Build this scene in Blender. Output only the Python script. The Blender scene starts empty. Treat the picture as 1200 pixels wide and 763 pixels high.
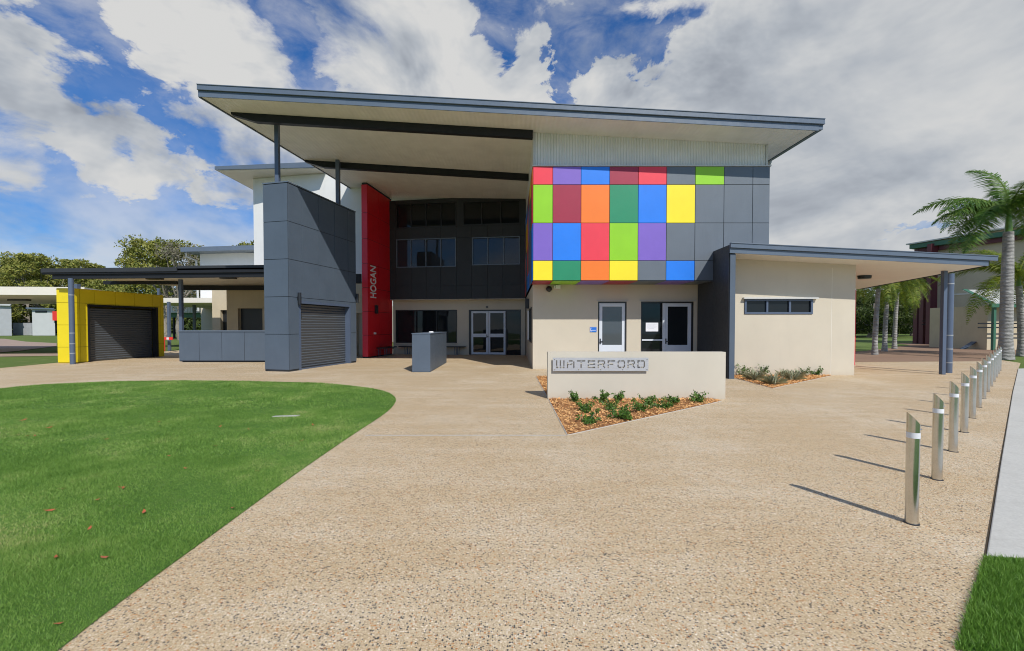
import bpy, bmesh, math, random
import numpy as np
from mathutils import Vector, Matrix
random.seed(7); rng = np.random.default_rng(11)
sc = bpy.context.scene
COL = sc.collection
PI = math.pi
EYE = 1.6
# ---------------------------------------------------------------- survey helpers (photo measurement -> metres)
def gp(x, y):                                   # ground point seen at photo pixel x, y
    d = 500*EYE/(y-382.0)
    return ((x-600)/500*d, d)
def fd(x, y, d):                                # point at depth d
    return Vector(((x-600)/500*d, d, EYE+(382-y)/500*d))
# ---------------------------------------------------------------- materials
MATS = {}
class NT:
    def __init__(s, nt): s.nt = nt; s.n = nt.nodes; s.l = nt.links
    def new(s, t, **kw):
        n = s.n.new(t)
        for k, v in kw.items(): setattr(n, k, v)
        return n
    def link(s, a, b): s.l.new(a, b)
    def val(s, sock, v):
        if hasattr(v, 'is_linked') or isinstance(v, bpy.types.NodeSocket): s.l.new(v, sock)
        else: sock.default_value = v
    def math(s, op, a, b=None, c=None, clamp=False):
        n = s.new('ShaderNodeMath', operation=op, use_clamp=clamp)
        s.val(n.inputs[0], a)
        if b is not None: s.val(n.inputs[1], b)
        if c is not None: s.val(n.inputs[2], c)
        return n.outputs[0]
    def noise(s, vec, scale, detail=4, rough=.55, dist=0.0):
        n = s.new('ShaderNodeTexNoise')
        if vec is not None: s.link(vec, n.inputs['Vector'])
        n.inputs['Scale'].default_value = scale; n.inputs['Detail'].default_value = detail
        n.inputs['Roughness'].default_value = rough; n.inputs['Distortion'].default_value = dist
        return n.outputs[0]
    def ramp(s, fac, stops, interp='LINEAR'):
        n = s.new('ShaderNodeValToRGB'); n.color_ramp.interpolation = interp
        cr = n.color_ramp
        while len(cr.elements) < len(stops): cr.elements.new(.5)
        for e, (p, c) in zip(cr.elements, stops):
            e.position = p; e.color = (c[0], c[1], c[2], 1) if not isinstance(c, (int, float)) else (c, c, c, 1)
        s.link(fac, n.inputs[0]); return n.outputs[0]
    def mix(s, fac, a, b, blend='MIX'):
        n = s.new('ShaderNodeMix', data_type='RGBA', blend_type=blend)
        s.val(n.inputs[0], fac)
        for sock, v in ((n.inputs[6], a), (n.inputs[7], b)):
            if isinstance(v, bpy.types.NodeSocket): s.link(v, sock)
            else: sock.default_value = (v[0], v[1], v[2], 1)
        return n.outputs[2]
    def smooth(s, x, a, b):
        n = s.new('ShaderNodeMapRange', interpolation_type='SMOOTHSTEP')
        s.val(n.inputs[0], x); n.inputs[1].default_value = a; n.inputs[2].default_value = b
        return n.outputs[0]
def mat(name):
    m = bpy.data.materials.new(name); m.use_nodes = True
    t = NT(m.node_tree); b = m.node_tree.nodes['Principled BSDF']
    MATS[name] = m
    return m, t, b
def coords(t, kind='Object', scale=None):
    n = t.new('ShaderNodeTexCoord').outputs[kind]
    if scale:
        mp = t.new('ShaderNodeMapping'); t.link(n, mp.inputs[0]); mp.inputs['Scale'].default_value = scale; return mp.outputs[0]
    return n
def paint(name, col, rough=.5, var=.08, metal=0, spec=.5, bump=.05, bscale=40, dirt=.0, vscale=1.3):
    m, t, b = mat(name)
    co = coords(t)
    n = t.noise(co, vscale, 5, .6)
    d = t.ramp(n, [(.3, tuple(c*(1-var) for c in col)), (.7, tuple(min(1, c*(1+var)) for c in col))])
    if dirt:
        st = t.noise(coords(t, 'Object', (3, 3, .35)), 1.5, 6, .65)
        d = t.mix(t.math('MULTIPLY', t.smooth(st, .5, .75), dirt), d, tuple(c*.6 for c in col))
    t.link(d, b.inputs['Base Color'])
    r = t.math('MULTIPLY_ADD', t.noise(co, 9, 3), .25, rough-.12, True)
    t.link(r, b.inputs['Roughness'])
    b.inputs['Metallic'].default_value = metal
    b.inputs['Specular IOR Level'].default_value = spec
    if bump:
        bn = t.new('ShaderNodeBump'); bn.inputs['Strength'].default_value = bump; bn.inputs['Distance'].default_value = .01
        t.link(t.noise(co, bscale, 3), bn.inputs['Height']); t.link(bn.outputs[0], b.inputs['Normal'])
    return m
GREY = paint('charcoal_blue_panel', (.092, .120, .158), .5, .06, dirt=.14, spec=.3)
DGREY = paint('dark_grey_panel', (.038, .042, .047), .5, .08, spec=.25, dirt=.15)
JOINT = paint('dark_joint_backing', (.03, .032, .035), .8, .05)  # dark backing seen in the gaps between panels
FASC = paint('steel_blue_fascia', (.115, .148, .195), .35, .06, dirt=.15)
STEELP = paint('painted_steel_post', (.09, .12, .18), .35, .06)
BEAM = paint('charcoal_beam', (.018, .020, .024), .5, .1, spec=.25)
REDP = paint('red_panel', (.72, .012, .022), .42, .06)
REDF = paint('red_panel_bright', (.62, .02, .05), .42, .05)
YEL = paint('yellow_panel', (.78, .62, .015), .42, .04, dirt=.06)
WHITE = paint('white_render', (.78, .78, .76), .75, .03, dirt=.08)
OFFW = paint('off_white_cladding', (.55, .56, .55), .6, .03)
SOFF = paint('cream_soffit', (.74, .70, .61), .6, .03)
CREAMB = paint('cream_block', (.56, .48, .34), .8, .06, bump=.1, dirt=.1)
MAROON = paint('maroon_steel', (.11, .018, .024), .4, .1)
GREENP = paint('green_trim', (.05, .16, .10), .45, .1)
DOORW = paint('white_aluminium', (.62, .67, .74), .35, .03)
BLACKP = paint('black_frame', (.018, .02, .024), .35, .1)
SIGNB = paint('blue_sign_paint', (.02, .16, .62), .4, .03)
PAPER = paint('paper', (.8, .82, .88), .7, .04)
LETTER = paint('silver_letter', (.88, .88, .88), .35, .03)
FIXW = paint('white_fixture', (.75, .76, .78), .4, .03)
TANKM = paint('grey_tank', (.36, .38, .40), .6, .1, dirt=.3)
SHEDM = paint('grey_shed', (.42, .43, .44), .6, .05)
SAFER = paint('safety_red', (.75, .04, .03), .5, .05)
CONC = paint('kerb_concrete_side', (.42, .41, .38), .85, .1, bump=.3, bscale=60)
def render_mat(name, col, dirt=.10):
    m, t, b = mat(name); co = coords(t, 'Object')
    base = t.ramp(t.noise(co, .9, 5, .6), [(.3, tuple(c*.955 for c in col)), (.7, tuple(c*1.03 for c in col))])
    st = t.noise(coords(t, 'Object', (2.2, 2.2, .22)), 1.6, 6, .65)
    base = t.mix(t.math('MULTIPLY', t.smooth(st, .5, .8), dirt), base, tuple(c*.7 for c in col))
    sep = t.new('ShaderNodeSeparateXYZ'); t.link(coords(t, 'Object'), sep.inputs[0])
    spl = t.math('ADD', sep.outputs[2], t.math('MULTIPLY', t.noise(co, 5, 4), .25))
    base = t.mix(t.math('MULTIPLY', t.math('SUBTRACT', 1, t.smooth(spl, .1, .34)), .22), base, (.36, .27, .18))
    t.link(base, b.inputs['Base Color']); b.inputs['Roughness'].default_value = .85
    b.inputs['Specular IOR Level'].default_value = .25
    bn = t.new('ShaderNodeBump'); bn.inputs['Strength'].default_value = .35; bn.inputs['Distance'].default_value = .004
    t.link(t.noise(co, 90, 4, .7), bn.inputs['Height']); t.link(bn.outputs[0], b.inputs['Normal'])
    return m
BEIGE = render_mat('beige_render', (.585, .53, .425))
SIGNW = render_mat('sign_wall_render', (.575, .535, .445), .07)
def ribbed(name, col, axis, pitch, depth=.02, rough=.45, metal=0, strength=.9):
    m, t, b = mat(name); sep = t.new('ShaderNodeSeparateXYZ'); t.link(coords(t, 'Object'), sep.inputs[0])
    v = sep.outputs['XYZ'.index(axis)]
    s = t.math('SINE', t.math('MULTIPLY', v, 2*PI/pitch))
    n = t.noise(coords(t), 1.5, 4)
    t.link(t.ramp(n, [(.3, tuple(c*.93 for c in col)), (.7, tuple(c*1.05 for c in col))]), b.inputs['Base Color'])
    bn = t.new('ShaderNodeBump'); bn.inputs['Strength'].default_value = strength; bn.inputs['Distance'].default_value = depth
    t.link(s, bn.inputs['Height']); t.link(bn.outputs[0], b.inputs['Normal'])
    b.inputs['Roughness'].default_value = rough; b.inputs['Metallic'].default_value = metal
    return m
SOFFR = ribbed('ribbed_cream_soffit', (.80, .785, .73), 'X', .15, .003, .55)
ROOFM = ribbed('ribbed_roof_sheet', (.62, .62, .58), 'X', .2, .03)
ROOFG = ribbed('grey_roof_sheet', (.3, .33, .37), 'X', .2, .02)
def glassm(name, tint=(.012, .015, .018), rough=.02, spec=.38):
    m, t, b = mat(name); co = coords(t)
    b.inputs['Base Color'].default_value = (*tint, 1); b.inputs['Roughness'].default_value = rough
    b.inputs['Specular IOR Level'].default_value = spec
    bn = t.new('ShaderNodeBump'); bn.inputs['Strength'].default_value = .04; bn.inputs['Distance'].default_value = .05
    t.link(t.noise(co, 1.2, 2), bn.inputs['Height']); t.link(bn.outputs[0], b.inputs['Normal'])
    return m
GLASS = glassm('dark_glass'); GLASSH = glassm('tinted_upper_glass', (.022, .026, .032), .03, .45)
FROST = glassm('frosted_glass', (.42, .5, .54), .25, .5)
GLASSG = glassm('grey_tinted_glass', (.07, .08, .095), .05, .9)
def steel():
    m, t, b = mat('brushed_stainless')
    b.inputs['Metallic'].default_value = 1; b.inputs['Base Color'].default_value = (.66, .64, .60, 1)
    n = t.noise(coords(t, 'Object', (1, 1, .4)), 5, 3)
    t.link(t.math('MULTIPLY_ADD', n, .14, .17), b.inputs['Roughness'])
    sm = t.noise(coords(t), 7, 5, .7)
    t.link(t.ramp(sm, [(.35, (.60, .585, .55)), (.7, (.68, .665, .63))]), b.inputs['Base Color'])
    return m
STEEL = steel()
def plate():
    m, t, b = mat('brushed_sign_steel')
    b.inputs['Metallic'].default_value = .65
    n = t.noise(coords(t, 'Object', (.6, 4, 120)), 4, 4)
    t.link(t.ramp(n, [(.3, (.52, .53, .56)), (.7, (.74, .75, .78))]), b.inputs['Base Color'])
    t.link(t.math('MULTIPLY_ADD', n, .25, .28), b.inputs['Roughness'])
    return m
PLATE = plate()
def aggregate():
    m, t, b = mat('exposed_aggregate'); co = coords(t, 'Object')
    def vor(scale, feat='F1'):
        v = t.new('ShaderNodeTexVoronoi', feature=feat); v.inputs['Scale'].default_value = scale
        t.link(co, v.inputs['Vector']); return v
    v = vor(90); v2 = vor(165)
    sep = t.new('ShaderNodeSeparateColor'); t.link(v.outputs['Color'], sep.inputs[0])
    stone = t.ramp(sep.outputs[0], [(0, (.03, .035, .045)), (.19, (.11, .11, .12)), (.22, (.50, .21, .07)), (.31, (.62, .34, .15)), (.34, (.55, .44, .30)),
                                    (.62, (.66, .56, .42)), (.66, (.84, .78, .70)), (.9, (.62, .50, .36)), (1, (.92, .88, .82))], 'LINEAR')
    mask = t.math('SUBTRACT', 1, t.smooth(v.outputs['Distance'], .42, .58))
    present = t.smooth(sep.outputs[1], .22, .26)
    sep2 = t.new('ShaderNodeSeparateColor'); t.link(v2.outputs['Color'], sep2.inputs[0])
    sand = t.ramp(sep2.outputs[0], [(0, (.36, .28, .19)), (.3, (.62, .51, .37)), (.8, (.72, .62, .48)), (1, (.46, .37, .27))])
    c = t.mix(t.math('MULTIPLY', mask, present), sand, stone)
    # weathering: large pale and brown drifts and streaks along the broom direction
    big = t.noise(co, .55, 6, .62); mid = t.noise(coords(t, 'Object', (.35, 2.2, 1)), 1.3, 6, .62); sm = t.noise(co, 6, 4, .6)
    tone = t.math('ADD', t.math('MULTIPLY', big, .5), t.math('ADD', t.math('MULTIPLY', mid, .38), t.math('MULTIPLY', sm, .16)))
    c = t.mix(t.smooth(tone, .44, .62), t.mix(1, c, (.90, .85, .77), 'MULTIPLY'), c)
    c = t.mix(t.math('MULTIPLY', t.smooth(big, .55, .72), .22), c, (.70, .64, .56))
    c = t.mix(1, c, (.965, .925, .83), 'MULTIPLY')
    t.link(c, b.inputs['Base Color']); b.inputs['Roughness'].default_value = .8; b.inputs['Specular IOR Level'].default_value = .35
    bn = t.new('ShaderNodeBump'); bn.inputs['Strength'].default_value = .6; bn.inputs['Distance'].default_value = .004
    t.link(mask, bn.inputs['Height']); t.link(bn.outputs[0], b.inputs['Normal'])
    return m
AGG = aggregate()
def ground_mat(name, c1, c2, c3, s1=.3, s2=4, bump=.5, bs=60):
    m, t, b = mat(name); co = coords(t, 'Object')
    a = t.ramp(t.noise(co, s1, 6, .6), [(.3, c1), (.7, c2)])
    a = t.mix(t.math('MULTIPLY', t.smooth(t.noise(co, s2, 5, .65), .5, .75), .6), a, c3)
    f = t.noise(co, bs, 3, .7)
    a = t.mix(t.math('MULTIPLY', f, .6), a, tuple(c*.45 for c in c1))
    t.link(a, b.inputs['Base Color']); b.inputs['Roughness'].default_value = .9; b.inputs['Specular IOR Level'].default_value = .15
    bn = t.new('ShaderNodeBump'); bn.inputs['Strength'].default_value = bump; bn.inputs['Distance'].default_value = .02
    t.link(f, bn.inputs['Height']); t.link(bn.outputs[0], b.inputs['Normal'])
    return m
FIELD = ground_mat('field_grass', (.11, .17, .04), (.17, .24, .06), (.30, .29, .13), .15, 1.2)
LAWN = ground_mat('lawn_soil_and_thatch', (.075, .16, .03), (.12, .24, .045), (.22, .27, .09), .5, 3)
PAVER = ground_mat('red_brown_paving', (.30, .19, .13), (.37, .25, .17), (.24, .15, .10), .4, 3, .2, 30)
PATHM = ground_mat('pinkish_path', (.42, .31, .25), (.48, .37, .30), (.36, .27, .22), .4, 3, .2, 30)
CONM = ground_mat('pale_concrete', (.58, .57, .52), (.66, .645, .59), (.50, .48, .43), .6, 2, .1, 40)
MULM = ground_mat('mulch_soil', (.40, .19, .08), (.50, .26, .11), (.16, .08, .04), 3, 12, .9, 50)
GAPM = ground_mat('earth_gap', (.08, .06, .04), (.12, .09, .06), (.05, .04, .03), 3, 12, .6, 50)
def leafm(name, cols, trans=.25, rough=.5, patch=0):
    m, t, b = mat(name)
    oi = t.new('ShaderNodeNewGeometry').outputs['Random Per Island']
    n = t.noise(coords(t), 1.1, 3)
    f = t.math('ADD', t.math('MULTIPLY', oi, .65), t.math('MULTIPLY_ADD', n, .9, -.28), clamp=True)
    if patch:
        f = t.math('ADD', t.math('MULTIPLY', f, .75), t.math('MULTIPLY', t.smooth(t.noise(coords(t), .55, 6, .7), .42, .72), patch), clamp=True)
    stops = [(i/(len(cols)-1), c) for i, c in enumerate(cols)]
    c = t.ramp(f, stops); t.link(c, b.inputs['Base Color']); b.inputs['Roughness'].default_value = rough
    b.inputs['Specular IOR Level'].default_value = .3
    tr = t.new('ShaderNodeBsdfTranslucent'); t.link(c, tr.inputs[0])
    mx = t.new('ShaderNodeMixShader'); mx.inputs[0].default_value = trans
    t.link(b.outputs[0], mx.inputs[1]); t.link(tr.outputs[0], mx.inputs[2])
    out = t.n['Material Output']; t.link(mx.outputs[0], out.inputs['Surface'])
    return m
GUM = leafm('gum_leaves', [(.07, .10, .02), (.16, .19, .035), (.34, .33, .07), (.22, .23, .08)])
DARKL = leafm('dark_leaves', [(.03, .055, .015), (.07, .10, .022), (.12, .15, .04)])
PALML = leafm('palm_leaves', [(.05, .13, .018), (.11, .22, .035), (.24, .32, .06)], .38)
PALMY = leafm('yellow_green_palm_leaves', [(.09, .17, .02), (.20, .28, .03), (.42, .42, .06)], .4)  # foliage of the palms with yellow-green crowns
SHRUBL = leafm('shrub_leaves', [(.035, .10, .015), (.09, .19, .03), (.18, .29, .05)], .2, .4)
SPIKL = leafm('silver_green_leaves', [(.25, .31, .17), (.44, .48, .31), (.66, .66, .48)], .2)
GRASSL = leafm('grass_blades', [(.095, .205, .03), (.17, .325, .055), (.28, .43, .095), (.50, .50, .21)], .35, .55, .42)
GRASSD = leafm('deep_grass_blades', [(.08, .19, .02), (.15, .31, .04), (.27, .43, .08)], .3, .5)
CHIP = leafm('bark_chips', [(.24, .10, .035), (.66, .33, .12), (.85, .50, .20), (.74, .44, .22)], .0, .8)
DEADL = leafm('fallen_leaf', [(.30, .05, .02), (.48, .12, .05), (.42, .20, .10)], .1)
BARK = paint('grey_bark', (.26, .23, .19), .9, .25, bump=.8, bscale=12, vscale=3)
def palm_bark():
    m, t, b = mat('palm_trunk_bark'); co = coords(t)
    sep = t.new('ShaderNodeSeparateXYZ'); t.link(co, sep.inputs[0])
    w = t.math('SINE', t.math('MULTIPLY', t.math('ADD', sep.outputs[2], t.math('MULTIPLY', t.noise(co, 2.5, 4), .3)), 38))
    c = t.ramp(t.noise(co, 3.5, 6, .7), [(.3, (.19, .18, .165)), (.55, (.32, .31, .29)), (.75, (.50, .49, .46))])
    c = t.mix(t.math('MULTIPLY', t.math('MULTIPLY', t.smooth(w, .85, 1), t.smooth(t.noise(co, 6, 4), .35, .65)), .45), c, (.1, .09, .08))
    t.link(c, b.inputs['Base Color']); b.inputs['Roughness'].default_value = .9
    bn = t.new('ShaderNodeBump'); bn.inputs['Strength'].default_value = .5; bn.inputs['Distance'].default_value = .02
    t.link(w, bn.inputs['Height']); t.link(bn.outputs[0], b.inputs['Normal']); return m
PBARK = palm_bark()
CSHAFT = paint('green_crownshaft', (.12, .22, .04), .35, .2, vscale=4)
PANELC = {'coral': (.80, .045, .075), 'purple': (.20, .12, .52), 'blue': (.012, .20, .80), 'maroon': (.34, .022, .055), 'lime': (.27, .60, .012),
          'orange': (.88, .20, .02), 'green': (.015, .25, .12), 'yellow': (.90, .74, .02)}
PM = {k: paint(k+'_panel_paint', v, .45, .04, dirt=.05) for k, v in PANELC.items()}
PM['grey'] = paint('mid_grey_panel', (.125, .15, .18), .48, .05, dirt=.14)

# ---------------------------------------------------------------- mesh building
class MB:
    def __init__(s): s.v = []; s.f = []
    def quad(s, *p):
        i = len(s.v); s.v += [tuple(q) for q in p]; s.f.append(tuple(range(i, i+len(p))))
    def hexa(s, p):        # 8 points: bottom 0-3 ccw, top 4-7
        i = len(s.v); s.v += [tuple(q) for q in p]
        for f in ((0, 3, 2, 1), (4, 5, 6, 7), (0, 1, 5, 4), (1, 2, 6, 5), (2, 3, 7, 6), (3, 0, 4, 7)): s.f.append(tuple(i+k for k in f))
    def box(s, x0, x1, y0, y1, z0, z1):
        s.hexa([(x0, y0, z0), (x1, y0, z0), (x1, y1, z0), (x0, y1, z0), (x0, y0, z1), (x1, y0, z1), (x1, y1, z1), (x0, y1, z1)])
    def prism(s, pts, z0, z1):  # z0,z1 number or function(x,y)
        a = [(x, y, z0(x, y) if callable(z0) else z0) for x, y in pts]; b = [(x, y, z1(x, y) if callable(z1) else z1) for x, y in pts]
        i = len(s.v); n = len(pts); s.v += a+b
        s.f.append(tuple(i+k for k in reversed(range(n)))); s.f.append(tuple(i+n+k for k in range(n)))
        for k in range(n): j = (k+1) % n; s.f.append((i+k, i+j, i+n+j, i+n+k))
    def tube(s, pts, radii, seg=12, caps=True):
        pts = [Vector(p) for p in pts]; base = len(s.v); n = len(pts)
        for k, p in enumerate(pts):
            d = (pts[min(k+1, n-1)]-pts[max(k-1, 0)]).normalized()
            ref = Vector((0, 1, 0)) if abs(d.z) > .7 else Vector((0, 0, 1))
            a = d.cross(ref).normalized(); b = d.cross(a).normalized()
            r = radii[k] if isinstance(radii, (list, tuple)) else radii
            for q in range(seg):
                an = 2*PI*q/seg; s.v.append(tuple(p+a*(r*math.cos(an))+b*(r*math.sin(an))))
        for k in range(n-1):
            for q in range(seg):
                r = (q+1) % seg; s.f.append((base+k*seg+q, base+k*seg+r, base+(k+1)*seg+r, base+(k+1)*seg+q))
        if caps:
            s.f.append(tuple(base+q for q in reversed(range(seg)))); s.f.append(tuple(base+(n-1)*seg+q for q in range(seg)))
    def build(s, name, m, parent=None, smooth=False, bevel=0, fix=True):
        me = bpy.data.meshes.new(name); me.from_pydata(s.v, [], s.f); me.materials.append(m)
        if fix:
            bm = bmesh.new(); bm.from_mesh(me); bmesh.ops.recalc_face_normals(bm, faces=bm.faces); bm.to_mesh(me); bm.free()
        if smooth:
            me.polygons.foreach_set('use_smooth', [True]*len(me.polygons)); me.set_sharp_from_angle(angle=math.radians(40))
        o = bpy.data.objects.new(name, me); COL.objects.link(o)
        if parent is not None:
            o.parent = parent
            if parent.type == 'EMPTY' or True:
                o.matrix_parent_inverse = Matrix.Translation(-world_loc(parent))
        if bevel:
            bv = o.modifiers.new('bevel', 'BEVEL'); bv.width = bevel; bv.segments = 2; bv.limit_method = 'ANGLE'; bv.angle_limit = math.radians(40)
        return o
def world_loc(o):
    v = Vector((0, 0, 0))
    while o is not None:
        v += o.location; 
        if o.type != 'EMPTY' and o.parent is not None:   # children of empties are built in world coordinates
            return v
        o = o.parent
    return v
def thing(name, label, cat, loc=(0, 0, 0), group=None):
    o = bpy.data.objects.new(name, None); COL.objects.link(o); o.location = loc; o.empty_display_size = .2
    o['label'] = label; o['category'] = cat
    if group: o['group'] = group
    return o
def tag(o, label, cat, group=None):
    o['label'] = label; o['category'] = cat
    if group: o['group'] = group
    return o
def struct(o): o['kind'] = 'structure'; return o
def stuff(o, label, cat): o['kind'] = 'stuff'; o['label'] = label; o['category'] = cat; return o
class Frame:               # a wall plane: origin, horizontal direction u, outward normal n
    def __init__(s, p0, p1, out):
        s.o = Vector((p0[0], p0[1], 0)); d = Vector((p1[0]-p0[0], p1[1]-p0[1], 0)); s.L = d.length; s.u = d.normalized()
        n = Vector((s.u.y, -s.u.x, 0)); s.n = n if n.dot(Vector((out[0], out[1], 0))) > 0 else -n
    def P(s, a, z, t=0): q = s.o+s.u*a+s.n*t; return (q.x, q.y, z)
    def box(s, mb, a0, a1, z0, z1, t0, t1):
        mb.hexa([s.P(a0, z0, t1), s.P(a1, z0, t1), s.P(a1, z0, t0), s.P(a0, z0, t0), s.P(a0, z1, t1), s.P(a1, z1, t1), s.P(a1, z1, t0), s.P(a0, z1, t0)])
    def at(s, x):           # distance along the wall at which the photo column x crosses it
        k = (x-600)/500; return (k*s.o.y-s.o.x)/(s.u.x-k*s.u.y)
    def zat(s, a, y): q = s.o+s.u*a; return EYE+(382-y)/500*q.y
def wall(mb, fr, a0, a1, z0, z1, t0, t1, holes=()):
    us = sorted({a0, a1, *[min(max(h[0], a0), a1) for h in holes], *[min(max(h[1], a0), a1) for h in holes]})
    zs = sorted({z0, z1, *[min(max(h[2], z0), z1) for h in holes], *[min(max(h[3], z0), z1) for h in holes]})
    def solid(i, j):
        if i < 0 or j < 0 or i >= len(us)-1 or j >= len(zs)-1: return False
        cu = (us[i]+us[i+1])/2; cz = (zs[j]+zs[j+1])/2
        return not any(h[0] < cu < h[1] and h[2] < cz < h[3] for h in holes)
    for i in range(len(us)-1):
        for j in range(len(zs)-1):
            if not solid(i, j): continue
            A, B, Z0, Z1 = us[i], us[i+1], zs[j], zs[j+1]
            mb.quad(fr.P(A, Z0, t1), fr.P(B, Z0, t1), fr.P(B, Z1, t1), fr.P(A, Z1, t1))
            mb.quad(fr.P(A, Z0, t0), fr.P(A, Z1, t0), fr.P(B, Z1, t0), fr.P(B, Z0, t0))
            if not solid(i-1, j): mb.quad(fr.P(A, Z0, t0), fr.P(A, Z0, t1), fr.P(A, Z1, t1), fr.P(A, Z1, t0))
            if not solid(i+1, j): mb.quad(fr.P(B, Z0, t0), fr.P(B, Z1, t0), fr.P(B, Z1, t1), fr.P(B, Z0, t1))
            if not solid(i, j-1): mb.quad(fr.P(A, Z0, t0), fr.P(B, Z0, t0), fr.P(B, Z0, t1), fr.P(A, Z0, t1))
            if not solid(i, j+1): mb.quad(fr.P(A, Z1, t0), fr.P(A, Z1, t1), fr.P(B, Z1, t1), fr.P(B, Z1, t0))
def panels(mb, fr, us, zs, t0=.004, t1=.02, gap=.009, holes=()):
    for i in range(len(us)-1):
        for j in range(len(zs)-1):
            a, b, c, d = us[i]+gap, us[i+1]-gap, zs[j]+gap, zs[j+1]-gap
            if b <= a or d <= c: continue
            hs = [h for h in holes if h[0] < b and h[1] > a and h[2] < d and h[3] > c]
            if not hs: fr.box(mb, a, b, c, d, t0, t1)
            else: wall(mb, fr, a, b, c, d, t0, t1, [(h[0], h[1], h[2], h[3]) for h in hs])
def shutter(mb, fr, a0, a1, z0, z1, t, pitch=.1):
    n = int((z1-z0)/pitch)
    for k in range(n):
        z = z0+k*pitch
        mb.quad(fr.P(a0, z, t), fr.P(a1, z, t), fr.P(a1, z+pitch*.72, t+.034), fr.P(a0, z+pitch*.72, t+.034))
        mb.quad(fr.P(a0, z+pitch*.72, t+.034), fr.P(a1, z+pitch*.72, t+.034), fr.P(a1, z+pitch, t), fr.P(a0, z+pitch, t))
SHUT = paint('shutter_steel', (.085, .098, .115), .4, .06)
def text_mesh(body, size, extrude, m, name, parent, mw, shear=0, sx=1, spacing=1):
    c = bpy.data.curves.new(name, 'FONT'); c.body = body; c.size = size; c.extrude = extrude; c.shear = shear; c.space_character = spacing; c.offset = size*.012
    o = bpy.data.objects.new(name+'_tmp', c); COL.objects.link(o)
    dg = bpy.context.evaluated_depsgraph_get(); me = bpy.data.meshes.new_from_object(o.evaluated_get(dg))
    bpy.data.objects.remove(o)
    me.transform(mw @ Matrix.Diagonal((sx, 1, 1, 1))); me.materials.clear(); me.materials.append(m)
    r = bpy.data.objects.new(name, me); COL.objects.link(r); r.parent = parent
    r.matrix_parent_inverse = Matrix.Translation(-world_loc(parent))
    return r
def flat(name, pts, z, m, uvcut=None):
    mb = MB(); mb.quad(*[(x, y, z) for x, y in pts]); return mb.build(name, m, fix=False)

# ================================================================= GROUND
big = 900
g = struct(flat('ground', [(-big, -60), (big, -60), (big, big), (-big, big)], -.03, FIELD))
pav = struct(flat('paving', [(-45, -3), gp(67-60, 850), (5.5, -3), (5.5, .5)] and [(-60, 12.2), (-30, 12.0), (-12, 2), (-6, -4), (2.0, -4), (2.35, 1.7), gp(1130, 763), gp(1160, 655), gp(1192, 440), gp(1197, 425), (24, 21.5), (13, 30), (-22, 30), (-22.5, 21), (-60, 21)], 0, AGG))
# lawn in front left
lawn_px = [(-160, 474), (0, 455), (60, 449.5), (150, 446.2), (250, 446), (330, 447.3), (390, 449.5), (430, 454), (452, 458.5), (462, 464), (464, 470), (458, 479), (445, 489), (420, 505), (380, 532), (330, 567), (250, 626), (170, 684), (110, 729), (67, 763)]
lawn_pts = [gp(x, y) for x, y in lawn_px]
e0, e1 = lawn_pts[-2], lawn_pts[-1]
lawn_pts += [(e1[0]+(e1[0]-e0[0])*8, e1[1]+(e1[1]-e0[1])*8), (-14, -3), (-30, 1), (-32, 11)]
def resample(pts, closed=True, step=.25, it=2):
    for _ in range(it):
        out = []
        n = len(pts)
        for i in range(n):
            a, b = pts[i], pts[(i+1) % n]
            out += [(a[0]*.75+b[0]*.25, a[1]*.75+b[1]*.25), (a[0]*.25+b[0]*.75, a[1]*.25+b[1]*.75)]
        pts = out
    return pts
lawn_pts = resample(lawn_pts)
struct(flat('lawn', lawn_pts, .006, LAWN))
cor = [gp(1163, 655), gp(1130, 763)]
rl = [gp(1160, 655), gp(1130, 763), (2.3, 1.0), (2.4, -1), (9, -1), (9, 2.9), gp(1200+300, 742)]
rl = [gp(1160, 655), gp(1148, 695), gp(1130, 763), (2.25, 1.2), (2.3, -1), (9, -1), (9, 2.3), (5.2, 2.66)]
struct(flat('grass_verge', rl, .006, LAWN))
# concrete slab on the right with its thin dark edge joint
slab = [gp(1160, 655), gp(1176, 540), gp(1188, 460), gp(1194, 432), (33, 19.0), (33, 5), (9, 2.35), (5.2, 2.7)]
mb = MB(); mb.prism([(a+.012, b) for a, b in slab], -.02, .012); struct(mb.build('driveway_slab', CONM, bevel=.008))
mb = MB(); ks = [gp(1160, 655), gp(1176, 540), gp(1188, 460), gp(1194, 432)]
mb.quad(*[(a-.006, b, .003) for a, b in ks], *[(a+.02, b, .003) for a, b in reversed(ks)]); struct(mb.build('slab_edge_gap', GAPM, fix=False))
# paving joints
mb = MB(); j0, j1 = gp(427, 510.5), gp(664, 510.5); mb.quad((j0[0], j0[1]-.02, .003), (j1[0], j1[1]-.02, .003), (j1[0], j1[1]+.02, .003), (j0[0], j0[1]+.02, .003))
struct(mb.build('paving_joint', CONM, fix=False))
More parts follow.
